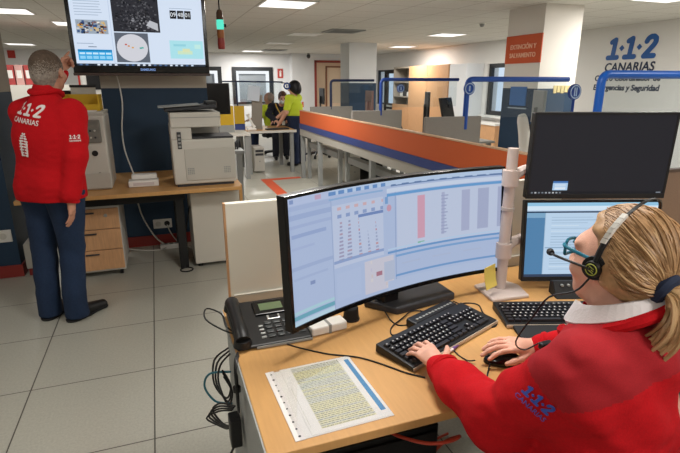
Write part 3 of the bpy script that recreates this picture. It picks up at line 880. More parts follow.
# floor tape
TAPE = mat('orange_floor_tape', '#c4512f', .5)
o = obj('floor_tape', B().prism([(2.16, 7.95), (2.16, 7.82), (1.66, 7.78), (1.66, 6.0), (1.50, 6.0), (1.50, 7.92)], .0005, .002, 'z'), TAPE)
tag(o, 'orange corner line taped on the floor by the end of the partition', 'floor tape')

# things seen in the gap behind the standing man
t = thing('shelf_unit', 'pale shelf unit behind the standing man', 'shelf unit', (-1.85, 9.3, 0))
b = B(); b.box(-.5, .9, 0, .4, .0, 1.48); obj('carcass', b, GREYL, t)
for i in range(6):
    z = 1.482
    o = obj('binder', B().box(-.055, .055, -.14, .14, 0, .30), mat('binder_red%d' % (i % 2), ('#a8403f', '#c99a94')[i % 2], .6), bevel=.004, loc=(-2.08 + i * .125, 9.5, z))
    tag(o, ('red', 'pink')[i % 2] + ' binder on the shelf behind the man, ' + ('first', 'second', 'third', 'fourth', 'fifth', 'last')[i] + ' from the left', 'binder', 'binders behind the man')
    obj('spine_label', B().box(-.035, .035, -.143, -.14, .1, .22), WHITEP, o)
t = thing('picture_frame', 'white-framed board with a dark picture behind the man, below the television', 'board', (-.95, 8.2, 1.0))
obj('board', B().box(-.02, .36, 0, .02, .2, .72), WHITEP, t); obj('dark_picture', B().box(.06, .30, -.005, 0, .42, .68), BLACKM, t); obj('red_edge', B().box(-.045, -.02, -.004, .02, .2, .72), RED, t); obj('stand', B().box(.12, .2, .02, .05, -1.0, .6), GREYM, t)
monitor(-1.02, 7.6, 1.0, .1, .42, .30, 'dark monitor between the man and the yellow tray', BLACKM, 0, None)
t = thing('low_cabinet', 'grey low cabinet carrying the dark monitor behind the man', 'cabinet', (-1.0, 7.7, 0)); obj('body', B().box(-.4, .4, -.3, .3, 0, .99), GREYM, t, bevel=.005); obj('door', B().box(-.38, .38, -.315, -.3, .05, .95), GREYM, t)

# ------------------------------------------------------------------ printer corner on the left
t = thing('printer_table', 'wood-topped table with black legs along the dark blue pillar', 'table', (-.2, 4.4, 0))
obj('tabletop', B().box(-.79, .785, -.48, .50, .70, .73), WOODX, t, bevel=.003)
obj('apron_shade', B().box(-.74, .36, -.25, -.22, .60, .70), BLACKM, t)  # matte black board also stands in for the shade under the tabletop
for x in (-.7, .31): obj('leg', B().box(x - .035, x + .035, -.22, -.15, 0, .70), BLACK, t, bevel=.006); 
obj('leg', B().box(-.735, -.665, .38, .45, 0, .70), BLACK, t); obj('leg', B().box(.275, .345, .38, .45, 0, .70), BLACK, t)
t = thing('side_cabinet', 'off-white cabinet with a wood edge under the multifunction printer', 'cabinet', (.4, 4.42, 0))
obj('body', B().box(-.2, .2, -.26, .3, .03, .655), GREYL, t, bevel=.003)
obj('door', B().box(-.198, .198, -.276, -.262, .04, .65), mat('cabinet_offwhite', '#c3beb3', .55), t, bevel=.002)
obj('wood_edge', B().box(.2, .225, -.28, .3, .03, .698), WOOD, t); obj('wood_cap', B().box(-.2, .2, -.28, .3, .657, .698), WOOD, t)
for x in (-.16, .16):
    for y in (-.22, .26): obj('foot', B().cyl((x, y, 0), (x, y, .03), .02), BLACK, t)
t = thing('drawer_pedestal', 'three-drawer pedestal with wooden fronts under the printer table', 'drawer unit', (-.58, 4.45, 0))
obj('carcass', B().box(-.23, .23, -.26, .26, .05, .60), GREYL, t, bevel=.004)
for i, (a, c) in enumerate(((.07, .235), (.24, .405), (.41, .575))):
    d = obj('drawer', B().box(-.225, .225, -.28, -.262, a, c), WOODV, t, bevel=.003)
    obj('drawer_handle', B().box(-.05, .05, -.292, -.28, c - .035, c - .025), DARKG, d)
    if i == 2: obj('lock', B().cyl((.13, -.28, .52), (.13, -.288, .52), .013), CHROME, d)
for x in (-.19, .19):
    for y in (-.21, .21): obj('castor', B().cyl((x - .012, y, .025), (x + .012, y, .025), .025), BLACK, t)

t = thing('multifunction_printer', 'large off-white multifunction printer at the right end of the table', 'printer', (.33, 4.03, .73))
obj('lower_body', B().box(-.24, .24, 0, .46, .02, .37), BEIGEP, t, bevel=.012)
obj('front_cover', B().box(-.15, .235, -.008, 0, .05, .30), BEIGEF, t, bevel=.003)
obj('feet_bar', B().box(-.22, .22, .02, .44, 0, .02), DARKG, t)
for x in (-.11, .17):
    g = B()
    for i in range(4):
        for j in range(4): g.box(x - .026 + i * .0135, x - .017 + i * .0135, -.0095, -.008, .10 + j * .0135, .109 + j * .0135)
    obj('grip_pattern', g, GREYM, t)
obj('side_column', B().box(-.24, -.085, .01, .46, .37, .47), BEIGEP, t, bevel=.006)
obj('rear_column', B().box(-.085, .16, .34, .46, .37, .47), BEIGEP, t)
obj('output_tray', B().box(-.08, .235, .03, .34, .37, .385), DARKG, t)
obj('scanner_unit', B().box(-.235, .14, -.005, .46, .46, .575), BEIGEP, t, bevel=.01)
obj('scanner_seam', B().box(-.237, .142, -.007, .455, .535, .540), GREYM, t)
M = Matrix.Translation((-.05, .2, .59)) @ Matrix.Rotation(-.06, 4, 'Y')
obj('paper_feeder', B().box(-.22, .17, -.17, .2, 0, .03, M=M), DARKG, t, bevel=.012)
obj('feeder_tray', B().box(-.26, .05, -.19, .1, .034, .042, M=M), GREYM, t, bevel=.002)
obj('feeder_hinge', B().box(.1, .18, -.14, .1, .0, .055, M=M), BLACK, t, bevel=.01)
ct = B(); ct.box(-.195, -.165, -.006, .0, .30, .43); obj('control_strip', ct, DARKG, t, bevel=.002)
for i in range(4): obj('button', B().box(-.19, -.17, -.009, -.006, .31 + i * .028, .326 + i * .028), GREYM, t)

t = thing('laser_printer', 'tall off-white printer with a grey control panel beside the standing man', 'printer', (-.53, 4.15, .73))
obj('body', B().box(-.17, .16, 0, .45, .0, .56), BEIGEP, t, bevel=.012)
obj('paper_drawer', B().box(-.165, .155, -.008, 0, .01, .13), BEIGEF, t, bevel=.004)
obj('control_panel', B().box(-.15, .13, -.02, 0, .36, .53), mat('panel_grey', '#77766f', .5), t, bevel=.008)
for i in range(4):
    for j in range(2): obj('button', B().cyl((.0 + i * .03, -.02, .40 + j * .05), (.0 + i * .03, -.026, .40 + j * .05), .007, seg=10), BEIGEP if (i + j) % 3 else DARKG, t)
for (x, z, r) in ((.07, .28, .022), (.085, .12, .014)): obj('knob_hole', B().cyl((x, .0, z), (x, -.003, z), r), BLACK, t)
obj('top_cover', B().box(-.17, .16, .02, .45, .56, .585), BEIGEF, t, bevel=.006)
t = thing('paper_tray', 'yellow file tray on top of the printer beside the man', 'tray', (-.52, 4.3, 1.315))
b = B(); b.box(-.13, .12, 0, .26, 0, .01); b.box(-.13, .12, .25, .26, .01, .12); b.box(-.13, -.12, 0, .25, .01, .12); b.box(.11, .12, 0, .25, .01, .12)
obj('tray_body', b, YEL, t, bevel=.002); obj('front_lip', B().box(-.12, .11, -.0, .008, .01, .05), YEL, t)
o = obj('paper_stack', B().box(-.11, .10, -.0, .1, 0, .006), WHITEP, loc=(-.52, 4.18, 1.316)); tag(o, 'loose paper lying before the yellow tray on the printer', 'paper')
t = thing('document_box', 'grey document feeder box standing behind the yellow tray', 'box', (-.50, 4.57, 1.316))
obj('box_body', B().box(-.12, .06, -.0, .02, .0, .17), BEIGEF, t); obj('box_rim', B().box(-.125, .065, -.004, .024, .17, .19), BLACKM, t)

t = thing('network_router', 'small white router on the wooden table between the two printers', 'router', (-.14, 4.2, .73))
obj('body', B().box(-.115, .11, -.05, .07, 0, .05), WHITEP, t, bevel=.008); obj('upper_half', B().box(-.09, .10, -.0, .075, .052, .09), WHITEP, t, bevel=.008)
obj('label_strip', B().box(-.08, .075, -.0515, -.05, .012, .035), mat('router_pale', '#cfc6c6', .5), t)
b = B().tube([(-.30, 4.92, 1.61), (-.283, 4.91, 1.54), (-.27, 4.91, 1.35), (-.30, 4.91, 1.114), (-.29, 4.8, .95), (-.24, 4.55, .82), (-.2, 4.28, .77)], .006, 6)
tag(obj('white_cable', b, WHITEP, smooth=True), 'white cable hanging down the blue pillar to the router', 'cable')
t = thing('power_socket', 'white double power socket low on the blue pillar under the table', 'socket', (-.04, 4.93, .21))
obj('plate', B().box(-.085, .085, -.012, 0, -.045, .045), WHITEP, t, bevel=.004)
for x in (-.04, .04): obj('socket_well', B().cyl((x, -.012, 0), (x, -.014, 0), .026), GREYL if x < 0 else BLACK, t)
t = thing('power_socket', 'white power socket at far left on the blue pillar', 'socket', (-1.235, 4.45, .35)); obj('plate', B().box(-.06, .06, -.012, 0, -.05, .05), WHITEP, t, bevel=.004); obj('socket_well', B().cyl((.0, -.012, 0), (.0, -.014, 0), .026), GREYL, t)
t = thing('power_strip', 'white power strip on the floor under the printer table', 'power strip', (.02, 4.78, 0)); obj('strip_body', B().box(-.1, .1, -.03, .03, 0, .045), WHITEP, t, bevel=.006)
for x in (-.05, .0, .05): obj('outlet', B().cyl((x, 0, .045), (x, 0, .047), .018), GREYM, t)
b = B()
b.tube([(.0, 4.9, .2), (.03, 4.86, .12), (.1, 4.8, .03), (.2, 4.7, .01), (.26, 4.62, .01)], .006, 6); b.tube([(-.25, 4.85, .66), (-.22, 4.85, .35), (-.12, 4.82, .12), (-.04, 4.78, .045)], .007, 6); b.tube([(-.5, 4.86, .06), (-.3, 4.8, .01), (-.1, 4.72, .01), (-.02, 4.76, .02)], .005, 6)
tag(obj('cable_bundle', b, GREYL, smooth=True), 'pale cables trailing to the power strip under the table', 'cables')
b = B().torus((.12, 4.12, .007), (0, 0, 1), .05, .006); b.tube([(.11, 4.17, .007), (.13, 4.3, .2), (.2, 4.4, .5)], .006, 6)
tag(obj('black_cable', b, BLACK, smooth=True), 'black cable looped on the floor by the table leg', 'cable')
t = thing('cable_box', 'pale box on the floor beside the left blue pillar', 'box', (-1.05, 4.55, 0)); obj('box_body', B().box(-.06, .06, -.12, .12, .06, .27), BEIGEF, t, bevel=.005); obj('plinth', B().box(-.05, .05, -.11, .11, 0, .06), REDB, t)

# television on the middle pillar
TVM = screen_mat('television_display', 1.0)
t = thing('television', 'large wall television showing maps, a photo and a clock', 'television', (-.055, 4.64, 1.60))
Wt, Ht = 1.06, .66
obj('housing', B().box(-Wt / 2, Wt / 2, 0, .05, .0, Ht), BLACKG, t, bevel=.006)
b = B(); e = .03
b.box(-Wt / 2, Wt / 2, -.012, 0, 0, .055); b.box(-Wt / 2, Wt / 2, -.012, 0, Ht - e, Ht); b.box(-Wt / 2, -Wt / 2 + e, -.012, 0, .055, Ht - e); b.box(Wt / 2 - e, Wt / 2, -.012, 0, .055, Ht - e)
obj('bezel', b, BLACKG, t, bevel=.004); obj('bottom_strip', B().box(-Wt / 2 - .004, Wt / 2 + .004, -.016, .03, -.022, .0), mat('tv_strip', '#4a3a35', .4), t, bevel=.003)
SW, SH, SX, SZ = Wt - 2 * e, Ht - e - .055, -Wt / 2 + e, .055
class Scr(B):
    """coloured areas of a lit display; u, v in 0..1, mapped by fn(u, v, lift)"""
    def __init__(s, fn, nu=1): super().__init__(); s.fn = fn; s.nu = nu; s.k = 0; s.soft = 0
    def r(s, u0, v0, u1, v1, h, g=1.):
        s.k += 1
        c = lin(h)
        if s.soft: c = [x * (1 - s.soft) + y_ * s.soft for x, y_ in zip(c, lin('#b3c3e0'))]
        c = tuple(x * g for x in c); L = .00005 + .00012 * min(s.k, 8) + .0000012 * s.k
        n = max(1, int(math.ceil((u1 - u0) * s.nu)))
        for i in range(n):
            a, d = u0 + (u1 - u0) * i / n, u0 + (u1 - u0) * (i + 1) / n
            s.quad(s.fn(a, v0, L), s.fn(d, v0, L), s.fn(d, v1, L), s.fn(a, v1, L), 0, c)
    def disc(s, u, v, ru, rv, h, n=28):
        s.k += 1; L = .00005 + .00012 * min(s.k, 8) + .0000012 * s.k
        s.add([s.fn(u + ru * math.cos(2 * PI * i / n), v + rv * math.sin(2 * PI * i / n), L) for i in range(n)], [tuple(range(n))], 0, tuple(lin(h)))
    def poly(s, pts, h):
        s.k += 1; L = .00005 + .00012 * min(s.k, 8) + .0000012 * s.k
        s.add([s.fn(u, v, L) for u, v in pts], [tuple(range(len(pts)))], 0, tuple(lin(h)))
S = Scr(lambda u, v, L: (SX + SW * u, -.001 - L * 3, SZ + SH * v)); S.k = 8
rng = random.Random(3)
S.r(0, 0, 1, 1, '#d3e0f2')
S.r(0, .0, 1, .028, '#27313f')
for i in range(22):
    x = .02 + i * .043; S.r(x, .004, x + .02, .024, rng.choice(['#c8d8ec', '#4f6b94', '#1a1f2a', '#dfe8f5']))
S.r(.02, .07, .27, .215, '#2aa3df')
for i in range(5):
    S.r(.03 + i * .048, .09, .07 + i * .048, .13, '#8fd0f2'); S.r(.03 + i * .048, .15, .07 + i * .048, .175, '#c3e6f8')
S.r(.02, .19, .27, .212, '#1581bd')
S.r(.03, .42, .26, .60, '#9aa7b5')
for _ in range(70):
    u, v = rng.uniform(.03, .235), rng.uniform(.42, .57); S.r(u, v, u + rng.uniform(.008, .03), v + rng.uniform(.01, .035), rng.choice(['#2f3f66', '#c7b48f', '#e9e2d6', '#7d4a35', '#31507f', '#d9a54c', '#23242b', '#8a8f99']))
for i in range(7): S.r(.03, .66 + i * .035, .20 + rng.uniform(0, .06), .668 + i * .035, '#9fb0c6')
S.r(.1, .245, .16, .255, '#5d6f88'); S.r(.02, .29, .14, .298, '#8fa2bb'); S.r(.28, .03, .284, 1, '#b9cae2')
S.r(.30, .46, .655, 1, '#2c2d33')
for _ in range(420):
    u, v = rng.triangular(.30, .64, .5), rng.triangular(.46, .98, .62)
    g = rng.choice(['#1d1e24', '#36363b', '#47464c', '#595a5f', '#26282e', '#17181d', '#8b8c92' if u > .42 and v < .68 else '#2b2c31'])
    du, dv = rng.uniform(.006, .02), rng.uniform(.01, .03); S.r(u, v, min(.655, u + du), min(1, v + dv), g)
S.poly([(.5, .9), (.6, .99), (.615, .985), (.52, .88)], '#a39a63'); S.poly([(.55, .55), (.64, .48), (.64, .58), (.58, .62)], '#b9bcc2')
S.r(.30, .05, .555, .445, '#5d6470'); S.disc(.4275, .245, .118, .185, '#cfd0d8')
for (u, v, h) in ((.38, .29, '#c0564a'), (.40, .27, '#d08a5a'), (.43, .25, '#d9a05a'), (.49, .245, '#3aa39b'), (.505, .25, '#4ab0a4')): S.r(u - .008, v - .01, u + .008, v + .01, h)
S.r(.72, .11, .99, .36, '#a9dfe8')
for (u, v, du, dv, h) in ((.78, .17, .12, .05, '#c9e3c4'), (.82, .2, .06, .05, '#d8e0b4'), (.92, .25, .05, .06, '#bfe8e2'), (.75, .28, .1, .03, '#93d0dd')): S.r(u, v, u + du, v + dv, h)
for i in range(3): S.r(.742 + i * .058, .655, .792 + i * .058, .765, '#15181d')
S.r(.74, .79, .92, .797, '#9fb0c6')
obj('display', S, TVM, t)
b = B()
MT = Matrix(((1, 0, 0, 0), (0, 0, -1, 0), (0, 1, 0, 0), (0, 0, 0, 1)))
for i, d in enumerate(('09', '48', '01')):
    place_text(b, d, .046, Matrix.Translation((SX + SW * (.767 + i * .058), -.009, SZ + SH * .683)) @ MT, .001)
obj('clock_digits', b, emat('clock_white', (.9, .95, 1), .9), t)
b = B(); place_text(b, 'SAMSUNG', .026, Matrix.Translation((0.03, -.0135, .018)) @ MT, .001, bold=.0008); obj('brand_mark', b, emat('tv_mark', (.25, .4, .8), .8), t)
obj('wall_bracket', B().box(-.2, .2, .05, .29, .15, .5), BLACKM, t)

# signal tower lamp hanging from the ceiling
t = thing('signal_lamp', 'small hanging signal tower with green, amber and red lights right of the television', 'signal lamp', (.60, 4.7, 2.4))
obj('rod', B().cyl((0, 0, 0), (0, 0, -.28), .006), BLACK, t)
obj('cap', B().lathe([(0, -.27), (.018, -.275), (.028, -.30), (.03, -.355), (0, -.355)]), mat('lamp_brown', '#5c4436', .5), t, smooth=30)
for z0, z1, m, n in ((-.355, -.435, emat('signal_green', (.12, .85, .62), 1.0), 'green_light'), (-.435, -.505, mat('signal_amber', '#b06a35', .3), 'amber_light'), (-.505, -.595, mat('signal_red', '#a33a33', .3), 'red_light')):
    obj(n, B().lathe([(0, z0), (.030, z0), (.032, (z0 + z1) / 2), (.030, z1 + .006), (.025, z1), (0, z1)]), m, t, smooth=30)
obj('knob', B().cyl((.03, 0, -.40), (.05, 0, -.40), .014), BLACK, t)

# ------------------------------------------------------------------ the operator's desk
t = thing('operator_desk', 'beech-topped operator desk in the foreground with grey side panel', 'desk', (.16, .91, 0))
obj('desktop', B().box(0, 3.0, 0, .79, .705, .73), WOODX, t, bevel=.003)
obj('edge_band', B().box(-.004, 0, 0, .79, .706, .729), GREYP, t)
obj('side_panel', B().box(.012, .04, .05, .80, .0, .70), GREYP, t, bevel=.002)
obj('inner_post', B().box(.06, .10, .03, .08, .0, .70), REDB, t)
obj('beam', B().box(.1, 2.9, .55, .60, .58, .70), GREYM, t)
for x in (1.6, 2.9): obj('leg', B().box(x - .03, x + .03, .1, .75, 0, .70), GREYM, t)
t = thing('desk_back_panel', 'cream back panel standing behind the curved monitor and telephone', 'panel', (.196, 1.717, 0))
obj('panel', B().box(0, 1.50, 0, .028, .10, 1.12), CREAM, t, bevel=.002); obj('wood_edge', B().box(-.006, 0, 0, .028, .10, 1.12), WOODV, t)
obj('ledge', B().box(.012, 1.5, -.012, -.0, .731, .775), mat('ledge_grey', '#bdb9ae', .5), t)
for x in (.1, 1.4): obj('foot', B().box(x - .05, x + .05, -.0, .028, 0, .10), GREYM, t)
t = thing('desk_back_panel', 'taupe back panel at the right edge behind the stacked monitors', 'panel', (1.70, 1.717, 0))
obj('panel', B().box(0, 1.4, 0, .03, .10, 1.10), TAUPE, t, bevel=.003); obj('top_strip', B().box(0, 1.4, -.002, .032, 1.10, 1.115), mat('dark_taupe', '#5d5048', .6), t)
for x in (.1, 1.3): obj('foot', B().box(x - .05, x + .05, -.0, .03, 0, .10), GREYM, t)

# curved monitor
CM = thing('curved_monitor', 'wide curved monitor with blurred tables on its lit screen', 'monitor', (.757, 1.455, .73), .237)
CW, CH, CR, CT = .945, .41, 1.8, .07
CMZ = .814 - .73
def cpt(u, v, off=0.):
    """u across (-.5..5), v up; off: towards the viewer"""
    a = u * CW / CR
    x = (CR - off) * math.sin(a); y = -(CR - (CR - off) * math.cos(a))
    y = -CR * (1 - math.cos(a)) - off * math.cos(a); x = CR * math.sin(a) - off * math.sin(a)
    h = v * CH
    return (x, y + h * math.sin(CT), CMZ + h * math.cos(CT))
def curved(b, u0, u1, v0, v1, o0, o1, n=24):
    for i in range(n):
        a, d = u0 + (u1 - u0) * i / n, u0 + (u1 - u0) * (i + 1) / n
        P = [cpt(a, v0, o1), cpt(d, v0, o1), cpt(d, v0, o0), cpt(a, v0, o0), cpt(a, v1, o1), cpt(d, v1, o1), cpt(d, v1, o0), cpt(a, v1, o0)]
        f = [(0, 1, 5, 4), (2, 3, 7, 6), (4, 5, 6, 7), (0, 3, 2, 1)]
        if i == 0: f.append((0, 4, 7, 3))
        if i == n - 1: f.append((1, 2, 6, 5))
        b.add(P, f)
    return b
obj('housing', curved(B(), -.5, .5, 0, 1, -.03, -.002), BLACK, CM)
b = B(); ex, ey = .011, .022
curved(b, -.5, .5, 1 - ey, 1, -.002, .004); curved(b, -.5, .5, 0, .034, -.002, .004); curved(b, -.5, -.5 + ex, .034, 1 - ey, -.002, .004, 1); curved(b, .5 - ex, .5, .034, 1 - ey, -.002, .004, 1)
obj('bezel', b, BLACKG, CM)
S = Scr(lambda u, v, L: cpt(-.5 + ex + (1 - 2 * ex) * float(np.interp(u, [0, .345, .66, 1], [0, .185, .48, 1])), .034 + (.966 - ey) * v, L - .0015), 24)
S.soft = .27
rng = random.Random(5)
S.r(0, 0, 1, 1, '#aebfe0')
# left application
S.r(0, .94, .345, 1, '#b9c6e6'); S.r(.02, .955, .05, .985, '#6f88bf'); S.r(.22, .95, .27, .985, '#c99cb6'); S.r(.0, .90, .345, .935, '#a3b4da')
S.r(0, .83, .345, .87, '#98abd4'); S.r(0, .765, .345, .79, '#a0b1d8')
S.r(.02, .69, .30, .72, '#8ea2cf'); S.r(.02, .60, .2, .62, '#a4b4da'); S.r(0, .44, .345, .47, '#9badd4'); S.r(.02, .36, .30, .38, '#a2b3d8'); S.r(.15, .29, .19, .32, '#6e83b5')
S.r(0, .09, .345, .115, '#a9d6dc'); S.r(0, .045, .345, .08, '#3f9fae'); S.r(0, .0, .345, .035, '#bcdce8')
for u in (.345, .66): S.r(u, 0, u + .003, .93, '#8ea0c8')
# middle and right window bars
S.r(.33, .955, 1, 1, '#bcd3ee'); S.r(.33, .955, .62, .985, '#2f7ac0'); S.r(.64, .945, 1, .962, '#245a94'); S.r(.33, .915, .60, .93, '#7fa9d6')
S.r(.62, .86, 1, .885, '#2d8fd0'); S.r(.62, .892, 1, .93, '#d4e0f2')
# middle panel: tables and pictures
S.r(.35, .35, .60, .87, '#c3cee6'); S.r(.355, .825, .6, .85, '#d9a8a4'); S.r(.355, .76, .6, .79, '#7d93c4')
for i in range(11):
    v = .71 - i * .031
    for u in (.37, .41): S.r(u, v, u + .03, v + .016, rng.choice(['#9a8fae', '#8b94b8', '#b08c9c']))
    for u in (.475, .52, .56): S.r(u, v, u + .022, v + .018, rng.choice(['#c0605e', '#9aa3c3', '#c9877f', '#8c98bf']))
S.r(.475, .73, .6, .755, '#4a6db0'); S.r(.35, .385, .6, .41, '#7f97c8')
S.r(.50, .03, .65, .33, '#d3cdd6')
for _ in range(26):
    u, v = rng.uniform(.50, .63), rng.uniform(.03, .3); S.r(u, v, u + .02, v + .03, rng.choice(['#e0d6d2', '#c9c2d4', '#d8c6bf', '#c7d0e0']))
S.r(.545, .17, .60, .21, '#a8474f'); S.r(.36, .06, .48, .30, '#b2c2e2')
S.r(.61, .80, .625, .86, '#5a93cc'); S.disc(.63, .76, .012, .03, '#c79cb0')
# right panel: blurred table columns
S.r(.665, .36, 1, .855, '#c6d0e6')
for u, w, h in ((.665, .035, '#b5bedb'), (.725, .04, '#dc93a4'), (.80, .045, '#a8accb'), (.865, .04, '#a8accb'), (.925, .035, '#a4aac9'), (.975, .025, '#a4aac9')):
    S.r(u, .43, u + w, .83, h)
    for i in range(12): S.r(u + .003, .44 + i * .032, u + w - rng.uniform(.004, .014), .452 + i * .032, {'#dc93a4': '#cf7a8e'}.get(h, '#979dc0'))
S.r(.62, .345, 1, .365, '#3d86c6'); S.r(.62, .375, 1, .39, '#b9d4ee'); S.r(.66, .30, 1, .32, '#5d97d0'); S.r(.73, .385, .76, .40, '#6cba8c')
for i in range(3): S.r(.68 + i * .1, .22, .74 + i * .1, .235, '#aebbd8')
S.r(.66, .115, 1, .135, '#4d8cc8'); S.r(.62, .0, 1, .09, '#b4c4e2'); S.r(.60, .1, .655, .28, '#b6bfd4')
obj('display', S, screen_mat('curved_display', .86), CM)
b = B(); b.box(-.035, .035, .045, .10, .0, .34); b.box(-.06, .06, .02, .10, .24, .32)
obj('stand_neck', b, BLACK, CM, bevel=.006)
obj('stand_foot', B().prism([(-.08, .11), (.28, .11), (.25, -.03), (-.02, -.012)], 0, .028, 'z'), DARKG, CM, bevel=.006)
b = B(); b.box(-.05, .16, -.06, -.052, .0, .0); 
t = thing('sticky_note', 'yellow sticky note hanging from the lower right corner of the curved monitor', 'sticky note', (1.135, 1.462, .86), .40)
b = B(); n = 6
for i in range(n):
    z0, z1 = -.085 * i / n, -.085 * (i + 1) / n
    y0, y1 = -.004 - .016 * (i / n) ** 2, -.004 - .016 * ((i + 1) / n) ** 2
    b.add([(-.038, y0, z0), (.038, y0, z0), (.038, y1, z1), (-.038, y1, z1), (-.038, y0 + .0012, z0), (.038, y0 + .0012, z0), (.038, y1 + .0012, z1), (-.038, y1 + .0012, z1)], [(0, 1, 2, 3), (7, 6, 5, 4), (0, 3, 7, 4), (1, 5, 6, 2), (0, 4, 5, 1), (3, 2, 6, 7)])
obj('note', b, mat('sticky_yellow', '#dcc965', .8), t)

# monitor arm and stacked monitors
t = thing('monitor_arm_pole', 'white monitor arm pole between the curved and the stacked monitors', 'monitor arm', (1.225, 1.50, .73))
PINKW = mat('arm_white', '#c0b1aa', .4)
obj('base_plate', B().prism([(-.10, -.09), (.06, -.10), (.09, .0), (.06, .08), (-.08, .06)], 0, .012, 'z'), PINKW, t, bevel=.004)
obj('pole', B().cyl((0, 0, .01), (0, 0, .565), .022, .02, 20), PINKW, t, smooth=30)
for z in (.19, .33, .44): obj('pole_ring', B().cyl((0, 0, z), (0, 0, z + .012), .0245, seg=20), mat('arm_grey', '#aaa19b', .4), t, smooth=30)
for z, n in ((.455, 'upper_arm'), (.17, 'lower_arm')):
    b = B(); b.cyl((0, 0, z - .03), (0, 0, z + .03), .031, seg=20); b.tube([(.0, .0, z), (.1, .05, z + .015), (.2, .04, z + .03), (.30, -.02, z + .03)], [.02, .02, .018, .016], 10)
    obj(n, b, PINKW, t, smooth=30)
b = B(); b.tube([(.03, .02, .44), (.055, .05, .36), (.05, .03, .2), (.03, .02, .06), (.06, .05, .0)], .006, 6); obj('cable', b, BLACK, t, smooth=True)

def flat_monitor(lab, x, y, z, rz, tilt, w, h, fill, strength=1., grp=None):
    t = thing('desk_monitor', lab, 'monitor', (x, y, z), rz, grp)
    R = Matrix.Rotation(-tilt, 4, 'X')
    obj('housing', B().box(-w / 2, w / 2, .004, .035, 0, h, M=R), BLACK, t, bevel=.004)
    b = B(); e = .009
    b.box(-w / 2, w / 2, 0, .006, 0, .018, M=R); b.box(-w / 2, w / 2, 0, .006, h - e, h, M=R); b.box(-w / 2, -w / 2 + e, 0, .006, .018, h - e, M=R); b.box(w / 2 - e, w / 2, 0, .006, .018, h - e, M=R)
    obj('bezel', b, BLACKM, t, bevel=.001)
    S = Scr(lambda u, v, L: R @ Vector((-w / 2 + e + (w - 2 * e) * u, .003 - L, .018 + (h - .018 - e) * v)))
    fill(S); obj('display', S, screen_mat('display_' + lab[:5], strength), t)
    obj('mount', B().box(-.06, .06, .035, .055, h / 2 - .06, h / 2 + .06, M=R), PINKW, t)
    return t
def dark_fill(S):
    r = random.Random(9)
    S.r(0, 0, 1, 1, '#1f1f24'); S.r(0, 0, 1, .035, '#17181d')
    for i in range(9): S.r(.02 + i * .026, .008, .034 + i * .026, .028, r.choice(['#9aa0a8', '#6f7780', '#b4b7bc']))
    S.r(.95, .01, .985, .026, '#7d838c')
    S.r(.175, .05, .285, .17, '#a9c8e6'); S.r(.175, .145, .285, .17, '#3e6fae'); S.r(.19, .06, .27, .09, '#d6e3f0'); S.r(.19, .10, .27, .13, '#c4d6ea')
flat_monitor('black upper monitor of the stacked pair, showing a dark desktop', 1.562, 1.416, 1.097, -.328, -.028, .54, .325, dark_fill, 1.0)
def light_fill(S):
    r = random.Random(4)
    S.r(0, 0, 1, 1, '#b7cfe6'); S.r(0, .955, 1, 1, '#8fc0dd'); S.r(0, .90, 1, .955, '#cfe2f0'); S.r(0, .865, 1, .885, '#1f3652'); S.r(0, .0, 1, .035, '#34435c')
    S.r(.0, .035, .14, .80, '#4f7fa8'); S.r(.0, .80, .14, .865, '#7aa4c4'); S.r(.14, .035, .145, .865, '#9fb8cf')
    for i in range(20):
        v = .80 - i * .037; S.r(.19, v, .19 + r.uniform(.2, .7), v + .01, r.choice(['#a3bcd4', '#94afc9', '#c9dbea']))
    S.r(.15, .39, 1, .405, '#8aa7c3'); S.r(.45, .60, .95, .64, '#a6c2dc')
flat_monitor('lit lower monitor of the stacked pair, showing a pale document', 1.568, 1.397, .762, -.323, .124, .54, .325, light_fill, 1.0)
# low black device by the lower monitor
t = thing('control_box', 'small black box with a row of lit buttons under the lower monitor', 'control box', (1.50, 1.355, .73), -.32)
obj('case', B().prism([(-.045, 0), (.03, 0), (.03, .05), (.0, .058)], -.12, .12, 'x'), BLACKM, t, bevel=.004)
for i in range(8): obj('button', B().box(-.095 + i * .025, -.087 + i * .025, -.022, -.01, .044, .05), GREYM, t)

